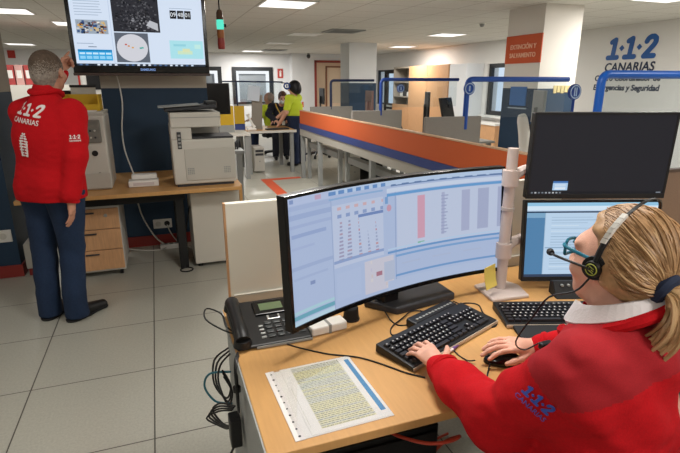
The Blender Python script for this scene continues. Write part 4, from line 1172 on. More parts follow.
# keyboards
KEYROWS = [(0, [1, .5, 1, 1, 1, 1, .4, 1, 1, 1, 1, .4, 1, 1, 1, 1, .3, 1, 1, 1]),
           (1.25, [1] * 13 + [2, .3, 1, 1, 1, .3, 1, 1, 1, 1]), (2.25, [1.5] + [1] * 12 + [1.5, .3, 1, 1, 1, .3, 1, 1, 1]),
           (3.25, [1.75] + [1] * 11 + [2.25, 3.6, 1, 1, 1]), (4.25, [1.25] + [1] * 11 + [2.75, 1.3, 1, 1.3, 1, 1, 1]), (5.25, [1.25, 1.25, 1.25, 6.25, 1.25, 1.25, 1.25, 1.25, .3, 1, 1, 1, .3, 2, 1])]
SKIP = {.3, .4, .5, 3.6, 1.3}
KEYME = {}
def keyboard(name, lab, x, y, rz, extra):
    t = thing('keyboard', lab, 'keyboard', (x, y, .73), rz, 'keyboards on the operator desk')
    U = .0187; W, D = 23 * U + .016, 6.4 * U + .03
    prof = [(-D / 2, .002), (-D / 2, .016), (D / 2, .030), (D / 2, .002)]
    obj('case', B().prism(prof, -W / 2, W / 2, 'x'), BLACK, t, bevel=.003)
    sl = math.atan2(.014, D)
    n = 0; rest = B()
    for ry, row in KEYROWS:
        kx = 0.
        for wk in row:
            if wk in SKIP and not (wk == 1.3 and False): kx += wk; continue
            cx, cy = -W / 2 + .008 + (kx + wk / 2) * U, D / 2 - .022 - (ry + .5) * U
            cz = .016 + (cy + D / 2) * math.tan(sl)
            if wk not in KEYME:
                b = B(); a, c = wk * U / 2 - .0012, U / 2 - .0012
                b.add([(-a, -c, 0), (a, -c, 0), (a, c, 0), (-a, c, 0), (-a + .002, -c + .0015, .0075), (a - .002, -c + .0015, .0075), (a - .002, c - .003, .0075), (-a + .002, c - .003, .0075)], [(0, 3, 2, 1), (4, 5, 6, 7), (0, 1, 5, 4), (1, 2, 6, 5), (2, 3, 7, 6), (3, 0, 4, 7)])
                if wk <= 1: b.box(-.003, .002, -.001, .003, .0075, .0077, 1)
                o = obj('key', b, [mat('keycap_black', '#222022', .38), mat('key_legend', '#b9b5ae', .6)], None); KEYME[wk] = o.data; bpy.data.objects.remove(o)
            n += 1
            if n <= 100:
                o = bpy.data.objects.new('key', KEYME[wk]); COL.objects.link(o); o.parent = t; o.location = (cx, cy, cz + .001); o.rotation_euler = (sl, 0, 0)
            else: rest.box(cx - wk * U / 2 + .001, cx + wk * U / 2 - .001, cy - U / 2 + .001, cy + U / 2 - .001, cz, cz + .008)
            kx += wk
    if rest.v: o = obj('key_block', rest, MATS['keycap_black'], t); o['kind'] = 'stuff'
    obj('front_trim', B().box(-W / 2, W / 2, -D / 2 - .004, -D / 2, .003, .014), mat('key_trim', '#b9a995', .35, metal=.3), t, bevel=.001)
    if extra == 'reader':
        b = B().prism([(D / 2, .002), (D / 2, .030), (D / 2 + .045, .034), (D / 2 + .045, .002)], -.03, W / 2 - .02, 'x'); obj('card_reader', b, BLACK, t, bevel=.006)
        b = B()
        for i in range(12): b.box(-.01 + i * .017, .0 + i * .017, D / 2 + .012, D / 2 + .02, .0325, .0335)
        obj('reader_keys', b, GREYM, t)
    if extra == 'rest':
        obj('palm_rest', B().prism([(-D / 2 - .085, .002), (-D / 2 - .085, .008), (-D / 2 - .006, .016), (-D / 2 - .006, .002)], -W / 2 + .02, W / 2 - .02, 'x'), BLACKM, t, bevel=.003)
    return t
keyboard('keyboard', 'black keyboard with a card reader, under her left hand', .80, 1.25, .385, 'reader')
keyboard('keyboard', 'black keyboard with a palm rest before the stacked monitors', 1.278, 1.225, -.325, 'rest')

# mouse
t = thing('computer_mouse', 'glossy black mouse under her right hand', 'mouse', (.893, 1.055, .73), 2.75 - PI / 2)
F = Field((-.05, -.08, -.02), (.05, .08, .06), .0022); F.ell((0, -.005, .004), (.032, .058, .032), k=.005); F.cut((0, 0, .001), (0, 0, -1)); F.obj('shell', BLACKG, t)
obj('wheel', B().cyl((-.004, .03, .031), (.004, .03, .031), .009), GREYM, t); obj('button_split', B().box(-.0006, .0006, .01, .052, .022, .0325), GREYM, t)
def cable(lab, pts, r=.0022, m=BLACK):
    tag(obj('cable', B().tube(pts, r, 6, sub=6), m, smooth=True), lab, 'cable')
z = .7325
cable('thin black mouse cable curling over the desk toward the keyboard', [(.815, 1.075, .742), (.80, 1.10, z), (.80, 1.17, z), (.87, 1.24, z), (.99, 1.28, z), (1.02, 1.33, z), (1.01, 1.40, z), (.99, 1.47, z)])
cable('black cable crossing the desk from the telephone to the keyboard', [(.30, 1.405, z), (.34, 1.35, z), (.42, 1.275, z), (.50, 1.225, z), (.55, 1.17, z), (.60, 1.10, z), (.64, 1.06, z)], .0025)
cable('looped black cable under the curved monitor left of its foot', [(.70, 1.46, .745), (.70, 1.40, z), (.72, 1.36, z), (.80, 1.37, z), (.845, 1.42, z), (.80, 1.44, .7365), (.74, 1.40, .7365), (.68, 1.36, z), (.66, 1.31, z), (.72, 1.325, z)], .0025)
cable('black cable looping right of the keyboard with the card reader', [(.985, 1.42, z), (1.02, 1.44, z), (1.06, 1.41, z), (1.035, 1.34, z), (1.04, 1.28, z), (1.02, 1.25, z), (1.0, 1.245, z)], .0025)

cable('thin black mouse cord curling from the mouse to her left sleeve', [(.845, 1.045, .742), (.82, 1.02, z), (.795, .985, z), (.80, .95, z), (.83, .925, z)])
# pen, paper
t = thing('pen', 'purple and white pen beside the keyboard near her left thumb', 'pen', (.77, 1.148, .7365), math.atan2(.07, .114))
obj('barrel', B().cyl((.025, 0, 0), (.105, 0, 0), .006), mat('pen_purple', '#6b3f91', .35), t, smooth=30); obj('tip', B().cyl((0, 0, 0), (.025, 0, 0), .003, .006), mat('pen_white', '#e6dcdc', .4), t, smooth=30); obj('cap', B().cyl((.105, 0, 0), (.134, 0, 0), .0066), MATS['pen_purple'], t, smooth=30); obj('clip', B().box(.085, .13, -.0015, .0015, .006, .009), MATS['pen_purple'], t)
t = thing('printed_sheet', 'printed shift table in a clear punched sleeve on the desk', 'document', (.243, .937, .7302), .03)
PAP = mat('paper_white', '#e6e2dc', .6)
obj('lower_sheet', B().box(.012, .245, .0, .295, .0, .0006), PAP, t); obj('sheet', B().box(.03, .243, .004, .299, .0008, .0014), PAP, t)
b = B(); rng = random.Random(12)
b.box(.222, .236, .028, .282, .00145, .0016, 1)
for i in range(38):
    y = .018 + i * .0072
    band = 2 if rng.random() < .55 else 3
    b.box(.060, .205, y, y + .0064, .00145, .0016, band)
    x = .062
    while x < .20:
        w = rng.uniform(.003, .012)
        b.box(x, min(x + w, .204), y + .0016, y + .0042, .0016, .00172, rng.choice([4, 4, 5])); x += w + rng.uniform(.0015, .004)
for k in range(6): b.box(.036 + k * .002, .0365 + k * .002, .03 + .02 * k, .2 + .01 * k, .00145, .0016, 5) if k < 1 else None
obj('table_print', b, [PAP, mat('print_blue', '#3f86b4', .6), mat('print_yellow', '#d8d2a4', .6), mat('print_grey', '#c9c9bd', .6), mat('print_ink', '#8b8e80', .6), mat('print_light', '#a5a583', .6)], t)
b = B(); b.box(.0, .245, -.004, .301, .0018, .0022)
g = glass_mat('plastic_sleeve', (.97, .97, .97), .09); obj('sleeve', b, g, t)
obj('punched_strip', B().box(-.012, .012, -.002, .300, .0004, .0018), mat('strip_white', '#ded9d6', .35), t)
for i in range(11):
    y = .012 + i * .0272; obj('punched_hole', B().cyl((.002, y, .0018), (.002, y, .0021), .0028 if i % 3 else .0034, seg=12), BLACKM, t)

# telephone
t = thing('desk_telephone', 'black desk telephone with handset at the left rear corner of the desk', 'telephone', (.166, 1.375, .73), .0)
obj('body', B().prism([(0, .004), (0, .014), (.255, .050), (.265, .04), (.265, .004)], .0, .24, 'x'), BLACK, t, bevel=.005)
sl = math.atan2(.036, .255)
R = Matrix.Translation((0, 0, .014)) @ Matrix.Rotation(sl, 4, 'X')
obj('lcd_bezel', B().box(.085, .225, .155, .235, 0, .008, M=R), BLACKG, t, bevel=.002)
obj('lcd', B().box(.105, .185, .175, .218, .008, .0088, M=R), mat('lcd_green', '#5c6b4d', .3), t)
for r_ in range(4):
    for c_ in range(3): obj('dial_key', B().box(.105 + c_ * .030, .127 + c_ * .030, .028 + r_ * .024, .044 + r_ * .024, 0, .005, M=R), mat('phone_key', '#3c3f40', .35), t, bevel=.0015)
for r_ in range(4): obj('function_key', B().box(.083, .098, .03 + r_ * .02, .039 + r_ * .02, 0, .004, M=R), GREYP, t, bevel=.001)
for r_ in range(5): obj('line_key', B().box(.205, .228, .03 + r_ * .024, .043 + r_ * .024, 0, .004, M=R), MATS['phone_key'] if r_ < 3 else WHITEP, t, bevel=.001)
obj('navigation_pad', B().box(.12, .165, .126, .15, 0, .004, M=R), ALU, t, bevel=.002); obj('navigation_center', B().box(.128, .157, .13, .146, .004, .006, M=R), BLACK, t)
obj('silver_edge', B().box(.06, .24, -.003, .0, .003, .010), GREYM, t)
b = B()
hs = [(.02, .012, .030), (.02, .05, .044), (.02, .12, .052), (.02, .20, .060), (.02, .245, .055)]
b.tube(hs, [.024, .022, .019, .022, .025], 14)
H2 = obj('handset', b, BLACK, t, smooth=True)
obj('ear_cup', B().cyl((.02, .235, .036), (.02, .232, .058), .03, .026, 18), BLACK, H2, smooth=30); obj('mouth_cup', B().cyl((.02, .022, .012), (.02, .02, .034), .03, .026, 18), BLACK, H2, smooth=30)
b = B(); b.tube([(.185, 1.47, .74), (.14, 1.50, .75), (.09, 1.56, .77), (.10, 1.62, .78), (.145, 1.58, .77), (.15, 1.52, .755), (.17, 1.50, .74)], .0028, 6)
tag(obj('telephone_cord', b, BLACK, smooth=True), 'thin black cord looping out left of the telephone', 'cord')

t = thing('power_adapter', 'white adapter box on the desk under the left of the curved monitor', 'adapter', (.470, 1.425, .73), .12)
obj('case', B().box(-.065, .065, -.028, .028, 0, .03), WHITEP, t, bevel=.006); obj('grey_band', B().box(-.004, .006, -.0285, .0285, 0, .0305), GREYM, t)
t = thing('round_post', 'small round black stand post under the curved monitor', 'stand post', (.575, 1.468, .73))  # short round black post, read as part of the monitor stand
obj('body', B().lathe([(0, 0), (.026, 0), (.028, .006), (.025, .045), (.02, .05), (0, .05)]), BLACKM, t, smooth=30); obj('base_ring', B().torus((0, 0, .004), (0, 0, 1), .028, .003), BLACK, t, smooth=True)

# cables hanging outside the side panel
b = B()
for k in range(6):
    o = .004 * k; b.tube([(.165, 1.35 + o, .735), (.150, 1.31 + o, .725), (.146, 1.295 + o * .5, .66), (.147, 1.29 + o * .4, .60), (.149, 1.30 + o * .5, .575), (.151, 1.31 + o, .62), (.152, 1.315 + o, .69)], .0032, 6)
b.cyl((.148, 1.305, .645), (.148, 1.305, .66), .012)
tag(obj('cable_bundle', b, BLACK, smooth=30), 'tied black cable bundle hanging from the left desk edge', 'cables')
b = B()
for k in range(3):
    y = 1.50 + .02 * k; b.tube([(.155, y, .66), (.125 - .008 * k, y + .04, .60), (.115 - .006 * k, y + .05, .53 - .015 * k), (.135, y - .02, .48), (.15, y - .04, .54), (.13, y, .58)], .0035, 6)
for k in range(4):
    y = 1.41 + .035 * k; b.tube([(.15, y, .52 - .03 * k), (.11, y + .06, .50 - .035 * k), (.085 - .006 * k, y + .09, .46 - .035 * k), (.11, y + .05, .43 - .03 * k), (.135, y, .45 - .03 * k), (.155, y - .02, .49 - .03 * k)], .0034, 6)
tag(obj('cable_coil', b, BLACK, smooth=True), 'coiled black cables hanging low outside the desk side panel', 'cables')
cable('thin teal cable looped outside the desk side panel', [(.155, 1.52, .58), (.09, 1.58, .55), (.07, 1.60, .49), (.10, 1.56, .45), (.15, 1.5, .47)], .004, mat('teal_cable', '#2f6f80', .5))
t = thing('power_brick', 'black power adapter hanging beside the desk side panel', 'adapter', (.145, 1.40, .44)); obj('case', B().box(-.018, .018, -.03, .03, -.05, .05), BLACK, t, bevel=.005); obj('lead', B().tube([(0, 0, -.05), (-.03, .02, -.14), (-.04, .03, -.24), (0, .0, -.3)], .004, 6), BLACK, t, smooth=True)
cable('red network cable looping under the front edge of the desk', [(.46, 1.18, .70), (.50, 1.165, .60), (.564, 1.129, .525), (.61, 1.085, .515), (.661, 1.047, .515), (.72, 1.03, .52), (.77, 1.06, .50), (.80, 1.2, .35), (.82, 1.4, .05), (.9, 1.55, .008), (1.1, 1.6, .008)], .0055, mat('red_cable', '#c0452f', .5))
tower2 = thing('computer_tower', 'black computer tower in the shade under the operator desk', 'computer', (.60, 1.42, 0), 0)
obj('case', B().box(-.2, .2, -.2, .2, .01, .42), BLACK, tower2, bevel=.005); obj('front_panel', B().box(-.19, .19, -.21, -.2, .03, .40), BLACKM, tower2, bevel=.004)
t = thing('smartphone', 'dark phone with a white edge lying at the right end of the desk', 'phone', (1.53, 1.0, .73), .3)
obj('body', B().box(-.037, .037, -.075, .075, 0, .009), WHITEP, t, bevel=.003); obj('glass_face', B().box(-.034, .034, -.07, .07, .009, .0096), BLACKG, t)

# ------------------------------------------------------------------ people
Zu = np3(0, 0, 1)
HAIRG = mat('short_grey_brown_hair', '#57483c', .8, noise=.3, nscale=60, stretch=(1, 1, .3), bump=.5, bscale=180)

# --- the standing man in the red jacket, pointing at the television
MB_ = np3(-.70, 3.49, 0)
man = thing('person', 'grey-haired person in red 1·1·2 jacket standing with back turned, pointing at the television', 'person', tuple(MB_))
f = np3(.566, .824, 0); r = np3(.824, -.566, 0)
ankL, ankR = np3(-.785, 3.545, .085), np3(-.615, 3.455, .085)
kneL, kneR = np3(-.775, 3.575, .49), np3(-.60, 3.50, .49)
hipL, hipR = np3(-.745, 3.565, .90), np3(-.59, 3.46, .90)
shc = np3(-.62, 3.525, 1.385); shL = shc - r * .18 - Zu * .03; shR = shc + r * .175 - Zu * .03
elL, elR = np3(-.69, 3.84, 1.40), np3(-.475, 3.35, 1.10)
wrL, wrR = np3(-.545, 3.735, 1.60), np3(-.535, 3.325, .835)
hc = np3(-.59, 3.57, 1.588)
F = Field(MB_ + np3(-.45, -.45, -.02), MB_ + np3(.55, .65, 1.75), .0048)
for a, k, h in ((ankL, kneL, hipL), (ankR, kneR, hipR)): F.chain([a - Zu * .03, a, k, h], [.04, .042, .055, .085], .02)
F.cap((hipL + hipR) / 2 + Zu * .03, shc - Zu * .25, .13, .14, k=.05); F.ell(shc - Zu * .17 - f * .005, (.165, .105, .18), [r, f, Zu], k=.05)
F.cap(shL, shR, .05, k=.04); F.chain([shL, elL, wrL], [.052, .042, .03], .02); F.chain([shR, elR, wrR], [.052, .042, .03], .02)
F.cap(shc + Zu * .02 + f * .0, hc - Zu * .06 - f * .01, .062, .056, k=.03)
hf = unit(f * .95 - r * .15 + Zu * .04); hr = unit(np.cross(hf, Zu))
P = head_field(F, hc, hf, hr, 1.03)
hand(F, wrR, (-.12, .06, -1), (-.85, .45, 0), (.25, .9, 0), (.18, .3, .25), 1.0, (.35, .5))
# pointing hand: index out, the rest folded
w, d, n, s = wrL, unit(np3(.25, .75, .50)), unit(np3(-.55, .5, -.6)), unit(np3(-.35, -.1, .9))
d = unit(d); s = unit(s - d * (s @ d)); n = np.cross(d, s)
F.cap(w + s * .004, w + d * .05, .022, .024, k=.012)
for i, off in enumerate((.026, .009, -.009, -.026)):
    kb = w + d * .086 + s * off; F.cap(w + d * .02 + s * off * .6, kb, .0125, .0105, k=.01)
    L = (.042, .045, .041, .032)[i]
    if i == 0: F.chain([kb, kb + unit(d + n * .1) * L, kb + unit(d + n * .12) * (L + .026), kb + unit(d + n * .14) * (L + .048)], [.009, .0085, .008, .007], .003)
    else:
        p1 = kb + unit(d * .35 + n) * L; p2 = p1 + unit(-d * .8 + n * .5) * .028; F.chain([kb, p1, p2, p2 - d * .016], [.009, .0085, .008, .0075], .003)
t0 = w + d * .025 + s * .022 + n * .01; F.chain([t0, t0 + unit(d + s * .6 + n * .5) * .04, t0 + unit(d + s * .2 + n * .8) * .068], [.013, .011, .009], .005)
body = F.obj('body', SKIN2, man, base=MB_)
# hair cap
F = Field(hc - .16, hc + .18, .004)
A = [hr, hf, np.cross(hr, hf)]
F.ell(P(0, -.014, .026), np3(.081, .103, .098) * 1.03, A, k=.01); F.cap(P(0, -.06, -.03), P(0, -.05, -.075), .062, .05, k=.03)
F.ell(P(0, .13, -.05), (.11, .10, .115), A, k=.01, sub=True)
for x in (-1, 1): F.ell(P(.085 * x, .012, -.02), (.03, .026, .04), A, k=.008, sub=True)
F.cut(P(0, -.02, -.085), -np.cross(hr, hf) - hf * .1)
F.wrinkle(.0012, 260, 3)
hm = F.obj('hair', [HAIRG, mat('grey_hair', '#8b8177', .8, noise=.3, nscale=60, bump=.5, bscale=180)], man, base=MB_)
me = hm.data; rg = np.random.RandomState(1)
for p_ in me.polygons:
    z_ = (np.array(p_.center) + MB_ - P(0, 0, 0)) @ np.cross(hr, hf)
    if z_ + rg.normal() * .026 < .02: p_.material_index = 1
for x in (-1, 1): obj('eye', B().ell(P(.031 * x, .079, .004) - MB_, (.0125,) * 3), WHITEP, man, smooth=True)
# jacket
F = Field(MB_ + np3(-.5, -.5, .75), MB_ + np3(.6, .65, 1.6), .0055)
F.cap((hipL + hipR) / 2 - r * .06, (hipL + hipR) / 2 + r * .06, .155, k=.05); F.cap((hipL + hipR) / 2 - r * .06 - Zu * .12, (hipL + hipR) / 2 + r * .06 - Zu * .12, .15, k=.05)
F.cap((hipL + hipR) / 2 - r * .06, shc - Zu * .2 - r * .06, .145, .15, k=.05); F.cap((hipL + hipR) / 2 + r * .05, shc - Zu * .2 + r * .06, .145, .15, k=.05)
F.ell(shc - Zu * .17 - f * .015, (.215, .150, .23), [r, f, Zu], k=.06)
F.cap(shL - Zu * .02, shR - Zu * .02, .070, k=.05)
F.chain([shR, elR, wrR + Zu * .03], [.080, .068, .056], .03); F.chain([shL, elL, wrL - unit(wrL - elL) * .02], [.08, .068, .05], .03)
F.cap(shc + Zu * .02, shc + Zu * .075 + f * .012, .085, .078, k=.04)
F.cap(shc + Zu * .08 + f * .02, shc + Zu * .2 + f * .05, .062, .075, k=.01, sub=True)
F.wrinkle(.0036, 22, 4, (.5, .5, .3)); F.wrinkle(.0008, 120, 8)
F.cut(np3(0, 0, .825) + MB_, (0, 0, -1))
jk = F.obj('jacket', REDJ, man, base=MB_)
b = B(); c0 = shc + Zu * .078 + f * .012 - MB_
R_ = [c0 + (r * math.cos(a) * .083 + f * math.sin(a) * .083 + Zu * (.012 * math.cos(a * 2) - .012 * math.sin(a))) for a in np.linspace(-PI * .5 - 2.6, -PI * .5 + 2.6, 24)]
b.tube(R_, .017, 8, sub=0); obj('jacket_collar', b, REDJ, man, smooth=True)
b = B(); b.torus(wrR + Zu * .0 - MB_, tuple(unit(wrR - elR)), .036, .013, 20, 8); obj('cuff', b, REDJ, man, smooth=True)
LOGO_W = mat('logo_white', '#e8dedc', .7)
def decal(build, target, parent, name, origin, xa, ya, d, m):
    b = B(); build(b, frame(origin, xa, ya)); project(b, target, d, .004); return obj(name, b, m, parent)
o0 = np3(-.702, 3.43, 1.338) - f * .02 - MB_
def back_logo(b, M):
    logo_112(b, .072, M @ Matrix.Translation((0, .0, 0)), 0, .001, w=.19)
    place_text(b, 'CANARIAS', .042, M @ Matrix.Translation((-.01, -.045, 0)), .001, bold=.0004)
def back_crest(b, M):
    for i, (y, w_) in enumerate(((-.105, .012), (-.118, .03), (-.132, .04), (-.148, .05), (-.165, .052), (-.182, .05), (-.200, .048), (-.218, .044), (-.234, .034))):
        stroke(b, [(-w_ / 2 - .005, y), (-.010, y + .002)], .0095, M, .001); stroke(b, [(.004, y + .002), (w_ / 2 - .005, y)], .0095, M, .001)
    stroke(b, [(-.026, -.145), (-.024, -.235)], .008, M, .001); stroke(b, [(.018, -.145), (.016, -.235)], .008, M, .001)
decal(back_crest, jk, man, 'jacket_crest', o0, r - Zu * .13, Zu, f, LOGO_W)
decal(back_logo, jk, man, 'jacket_logo', o0, r - Zu * .13, Zu, f, LOGO_W)
vd = unit(np3(-.22, .97, -.05))
def arm_logo(b, M):
    logo_112(b, .022, M, 0, .001, w=.22); place_text(b, 'CANARIAS', .013, M @ Matrix.Translation((0, -.016, 0)), .001, bold=.0004)
decal(arm_logo, jk, man, 'sleeve_logo', np3(-.45, 3.25, 1.21) - MB_, np.cross(vd, Zu), Zu, vd, LOGO_W)
# trousers and shoes
F = Field(MB_ + np3(-.45, -.4, .0), MB_ + np3(.45, .5, 1.05), .0055)
for a, k, h in ((ankL, kneL, hipL), (ankR, kneR, hipR)): F.chain([a - Zu * .045 - f * .015, a + Zu * .1 - f * .01, k, h - Zu * .05], [.072, .069, .078, .110], .012)
F.cap(hipL + Zu * .02, hipR + Zu * .02, .125, k=.05)
F.wrinkle(.005, 24, 11, (.5, .4, .35)); F.cut(np3(0, 0, .022), (0, 0, -1)); F.cut(np3(0, 0, .97), (0, 0, 1))
F.obj('trousers', JEAN, man, base=MB_)
SHOE = mat('black_leather', '#19181a', .4)
for a, d in ((ankL, unit(np3(.50, .86, 0))), (ankR, unit(np3(.76, .65, 0)))):
    F = Field(a - .2 + np3(0, 0, .1), a + .32, .004); g = np3(a[0], a[1], 0)
    F.cap(g - d * .04 + Zu * .045, g + d * .02 + Zu * .06, .042, .045, k=.02); F.cap(g + d * .04 + Zu * .045, g + d * .175 + Zu * .03, .044, .034, k=.03); F.cut(g + Zu * .012, (0, 0, -1))
    sh = F.obj('shoe', SHOE, man, base=MB_)
    F = Field(a - .2 + np3(0, 0, .1), a + .32, .004); F.cap(g - d * .04 + Zu * .03, g + d * .18 + Zu * .03, .046, .038, k=.02); F.cap(g - d * .04 + Zu * .02, g + d * .05 + Zu * .02, .047, k=.02); F.cut(g + Zu * .016, (0, 0, 1)); F.cut(g + Zu * .0005, (0, 0, -1))
    F.obj('sole', BLACKM, sh, base=MB_)

# --- the seated woman in the foreground
WB = np3(.885, .62, 0)
wom = thing('person', 'person with blond ponytail and glasses in a red fleece seated at the desk typing', 'person', tuple(WB))
f = np3(-.38, .925, 0); r = np3(.925, .38, 0)
N_ = np3(.878, .692, 1.055); H_ = np3(.895, .727, 1.162)
shL, shR = np3(.727, .632, .975), np3(1.03, .755, .975)
elL, elR = np3(.672, .79, .785), np3(1.17, .85, .80)
wrL, wrR = np3(.672, 1.035, .775), np3(1.0, 1.035, .772)
pel = np3(.865, .63, .56)
hipL, hipR = pel - r * .07, pel + r * .1
kneL, kneR = hipL + np3(.16, .38, 0), hipR + np3(.10, .39, 0)
ankL, ankR = kneL - Zu * .47 + f * .03, kneR - Zu * .47 + f * .03
F = Field(WB + np3(-.38, -.25, .0), WB + np3(.42, .62, 1.36), .0036)
for a, k, h in ((ankL, kneL, hipL), (ankR, kneR, hipR)): F.chain([a, k, h], [.042, .06, .085], .02); F.cap(a - Zu * .05, a - Zu * .055 + f * .13, .035, .028, k=.02)
F.cap(pel, np3(.88, .65, .85), .115, .105, k=.05); F.ell(np3(.878, .67, .92), (.145, .095, .15), [r, f, Zu], k=.05); F.cap(shL, shR, .05, k=.04)
F.chain([shL, elL, wrL], [.05, .042, .028], .02); F.chain([shR, elR, wrR], [.05, .042, .028], .02)
F.cap(N_ - Zu * .02, H_ - Zu * .06 - f * .005, .055, .052, k=.03)
hf = unit(np3(-.25, .965, .04)); hr = unit(np.cross(hf, Zu)); A = [hr, hf, np.cross(hr, hf)]
P = head_field(F, H_, hf, hr, .91, jaw=1.05, nose=.95)
hand(F, wrL, (-.10, 1, .10), (0, .1, -1), (.97, .1, .25), (.30, .50, .45), .93, (.62, .35), .16)
hand(F, wrR, (-.93, .25, .10), (-.1, 0, -1), (-.30, -.94, -.15), (.10, .32, .35), .97, (.30, .6), .10)
F.obj('body', SKIN, wom, base=WB)
for x in (-1, 1):
    e = obj('eye', B().ell(P(.031 * x, .0755, .004) - WB, (.0125,) * 3), WHITEP, wom, smooth=True); obj('iris', B().ell(P(.031 * x, .087, .004) - WB, (.005, .002, .005), M=None), mat('iris_blue', '#3d5a74', .3), e, smooth=True)
# trousers and shoes
F = Field(WB + np3(-.38, -.25, .0), WB + np3(.42, .75, .8), .007)
for a, k, h in ((ankL, kneL, hipL), (ankR, kneR, hipR)): F.chain([a - Zu * .02, k, h], [.065, .078, .10], .03)
F.cap(hipL, hipR, .12, k=.04); F.wrinkle(.003, 30, 5); F.cut(np3(0, 0, .06), (0, 0, -1)); F.obj('trousers', mat('black_trousers', '#17181d', .85), wom, base=WB)
for a in (ankL, ankR):
    F = Field(a + np3(-.1, -.12, -.09), a + np3(.12, .25, .1), .005); g = np3(a[0], a[1], 0); F.cap(g + Zu * .045, g + f * .16 + Zu * .035, .045, .037, k=.02); F.cut(g + Zu * .001, (0, 0, -1)); F.obj('shoe', SHOE, wom, base=WB)
# fleece
F = Field(WB + np3(-.46, -.26, .5), WB + np3(.46, .62, 1.14), .0044)
F.cap(pel - Zu * .02 - r * .04, np3(.845, .66, .80) - r * .03, .135, .122, k=.05); F.cap(pel - Zu * .02 + r * .04, np3(.845, .66, .80) + r * .03, .135, .122, k=.05); F.ell(np3(.85, .665, .89), (.172, .118, .19), [r, f, Zu], k=.06)
F.cap(shL - Zu * .01 + r * .02, shR - Zu * .01 - r * .02, .07, k=.05); F.cap(N_ - Zu * .07 - f * .02, N_ - Zu * .015, .095, .075, k=.05)
F.chain([shL, elL], [.082, .070], .03); F.chain([elL, elL * .4 + wrL * .6, wrL + (elL - wrL) * .08], [.070, .056, .044], .03)
F.chain([shR, elR], [.088, .072], .03); F.chain([elR, wrR + (elR - wrR) * .08], [.068, .044], .03)
F.cap(N_ - Zu * .06 + f * .01, N_ + Zu * .1 + f * .02, .056, .09, k=.008, sub=True)
F.wrinkle(.0045, 34, 21, (.4, .1, .8)); F.wrinkle(.001, 130, 8)
F.cut(np3(0, 0, .52), (0, 0, -1))
jk = F.obj('fleece_jacket', [REDJ, REDY], wom, base=WB)
me = jk.data; co = np.empty(len(me.vertices) * 3); me.vertices.foreach_get('co', co); co = co.reshape(-1, 3) + WB
pc = np.array([co[list(p.vertices)].mean(0) for p in me.polygons])
q = pc - N_; xr = q @ r; yf = q @ f
yoke = q[:, 2] > -.112 + .42 * np.abs(yf + .005)
me.polygons.foreach_set('material_index', yoke.astype(np.int32)); me.update()
# red collar and white shirt collar
def ring(c, R, rad, a0, a1, lift, m, name, z2=0.):
    b = B(); pts = [c + r * math.sin(a) * R + f * math.cos(a) * R * 1.05 + Zu * (lift * math.cos(a) + z2) for a in np.linspace(a0, a1, 30)]
    b.tube([p - WB for p in pts], rad, 8, sub=0); return obj(name, b, m, wom, smooth=True)
ring(N_ - Zu * .004 + f * .005, .093, .013, .35, 2 * PI - .35, -.058, REDJ, 'jacket_collar')
SHIRT = mat('white_shirt', '#dcd6d6', .8, bump=.2, bscale=200)
b = B(); n = 40
for k in range(n):
    for a, c in ((2 * PI * k / n, 2 * PI * (k + 1) / n),):
        if math.cos(a) > .94: continue
        rows = []
        for an in (a, c):
            dirn = r * math.sin(an) + f * math.cos(an)
            rows.append([N_ + f * .008 + dirn * .068 + Zu * (.044 - .030 * math.cos(an)), N_ + f * .008 + dirn * .078 + Zu * (.046 - .030 * math.cos(an)), N_ + f * .008 + dirn * .096 + Zu * (.014 - .045 * math.cos(an)), N_ + f * .008 + dirn * .070 + Zu * (-.025 - .05 * math.cos(an))])
        for j in range(3): b.quad(*[tuple(x - WB) for x in (rows[0][j], rows[1][j], rows[1][j + 1], rows[0][j + 1])])
obj('shirt_collar', b, SHIRT, wom, smooth=True)
for wq, eq, nm in ((wrL, elL, 'cuff'), (wrR, elR, 'cuff')):
    ax = unit(wq - eq); b = B().torus(wq - ax * .02 - WB, tuple(ax), .036, .0115, 24, 8); obj(nm, b, REDJ, wom, smooth=True)
LOGO_B = mat('logo_blue', '#3a4fa6', .7)
vd = unit(np3(.60, .72, -.42))
ox = unit(np3(.55, -.62, -.52)); ox = unit(ox - vd * (ox @ vd)); oy = np.cross(ox, vd) * -1; oy = np.cross(vd, ox) * (1 if np.cross(vd, ox)[2] < 0 else -1)
oy = oy if oy[2] > 0 else -oy
def sleeve_logo(b, M):
    logo_112(b, .022, M, 0, .001, w=.24); place_text(b, 'CANARIAS', .014, M @ Matrix.Translation((0, -.016, 0)), .001)
decal(sleeve_logo, jk, wom, 'sleeve_logo', np3(.672, .69, .905) - WB, ox, oy, vd, LOGO_B)
# hair: cap, swept locks, ponytail
HM = [mat('blond_hair', '#a8825a', .5, noise=.2, nscale=90, spec=.5), mat('blond_hair_dark', '#8b6844', .5, spec=.5), mat('blond_hair_light', '#c09c70', .5, spec=.5)]
F = Field(H_ - .2, H_ + .2, .004)
F.ell(P(0, -.012, .028), np3(.086, .100, .098), A, k=.02); F.ell(P(0, -.052, -.005), np3(.082, .066, .078), A, k=.03); F.cap(P(0, -.06, -.02), P(.0, -.092, -.02), .045, .028, k=.03)
F.ell(P(-.04, -.03, -.015), np3(.050, .06, .065), A, k=.02); F.ell(P(.04, -.03, -.015), np3(.050, .06, .065), A, k=.02)
F.ell(P(0, .145, .01), (.125, .128, .125), A, k=.012, sub=True)
for x in (-1, 1): F.ell(P(.105 * x, .082, .0), (.055, .078, .10), A, k=.012, sub=True)
F.cut(P(0, -.02, -.040), -A[2] + A[1] * .35)
F.wrinkle(.0022, 120, 3)
hair = F.obj('hair', HM[0], wom, base=WB)
bv = BVHTree.FromPolygons([v.co for v in hair.data.vertices], [tuple(p.vertices) for p in hair.data.polygons])
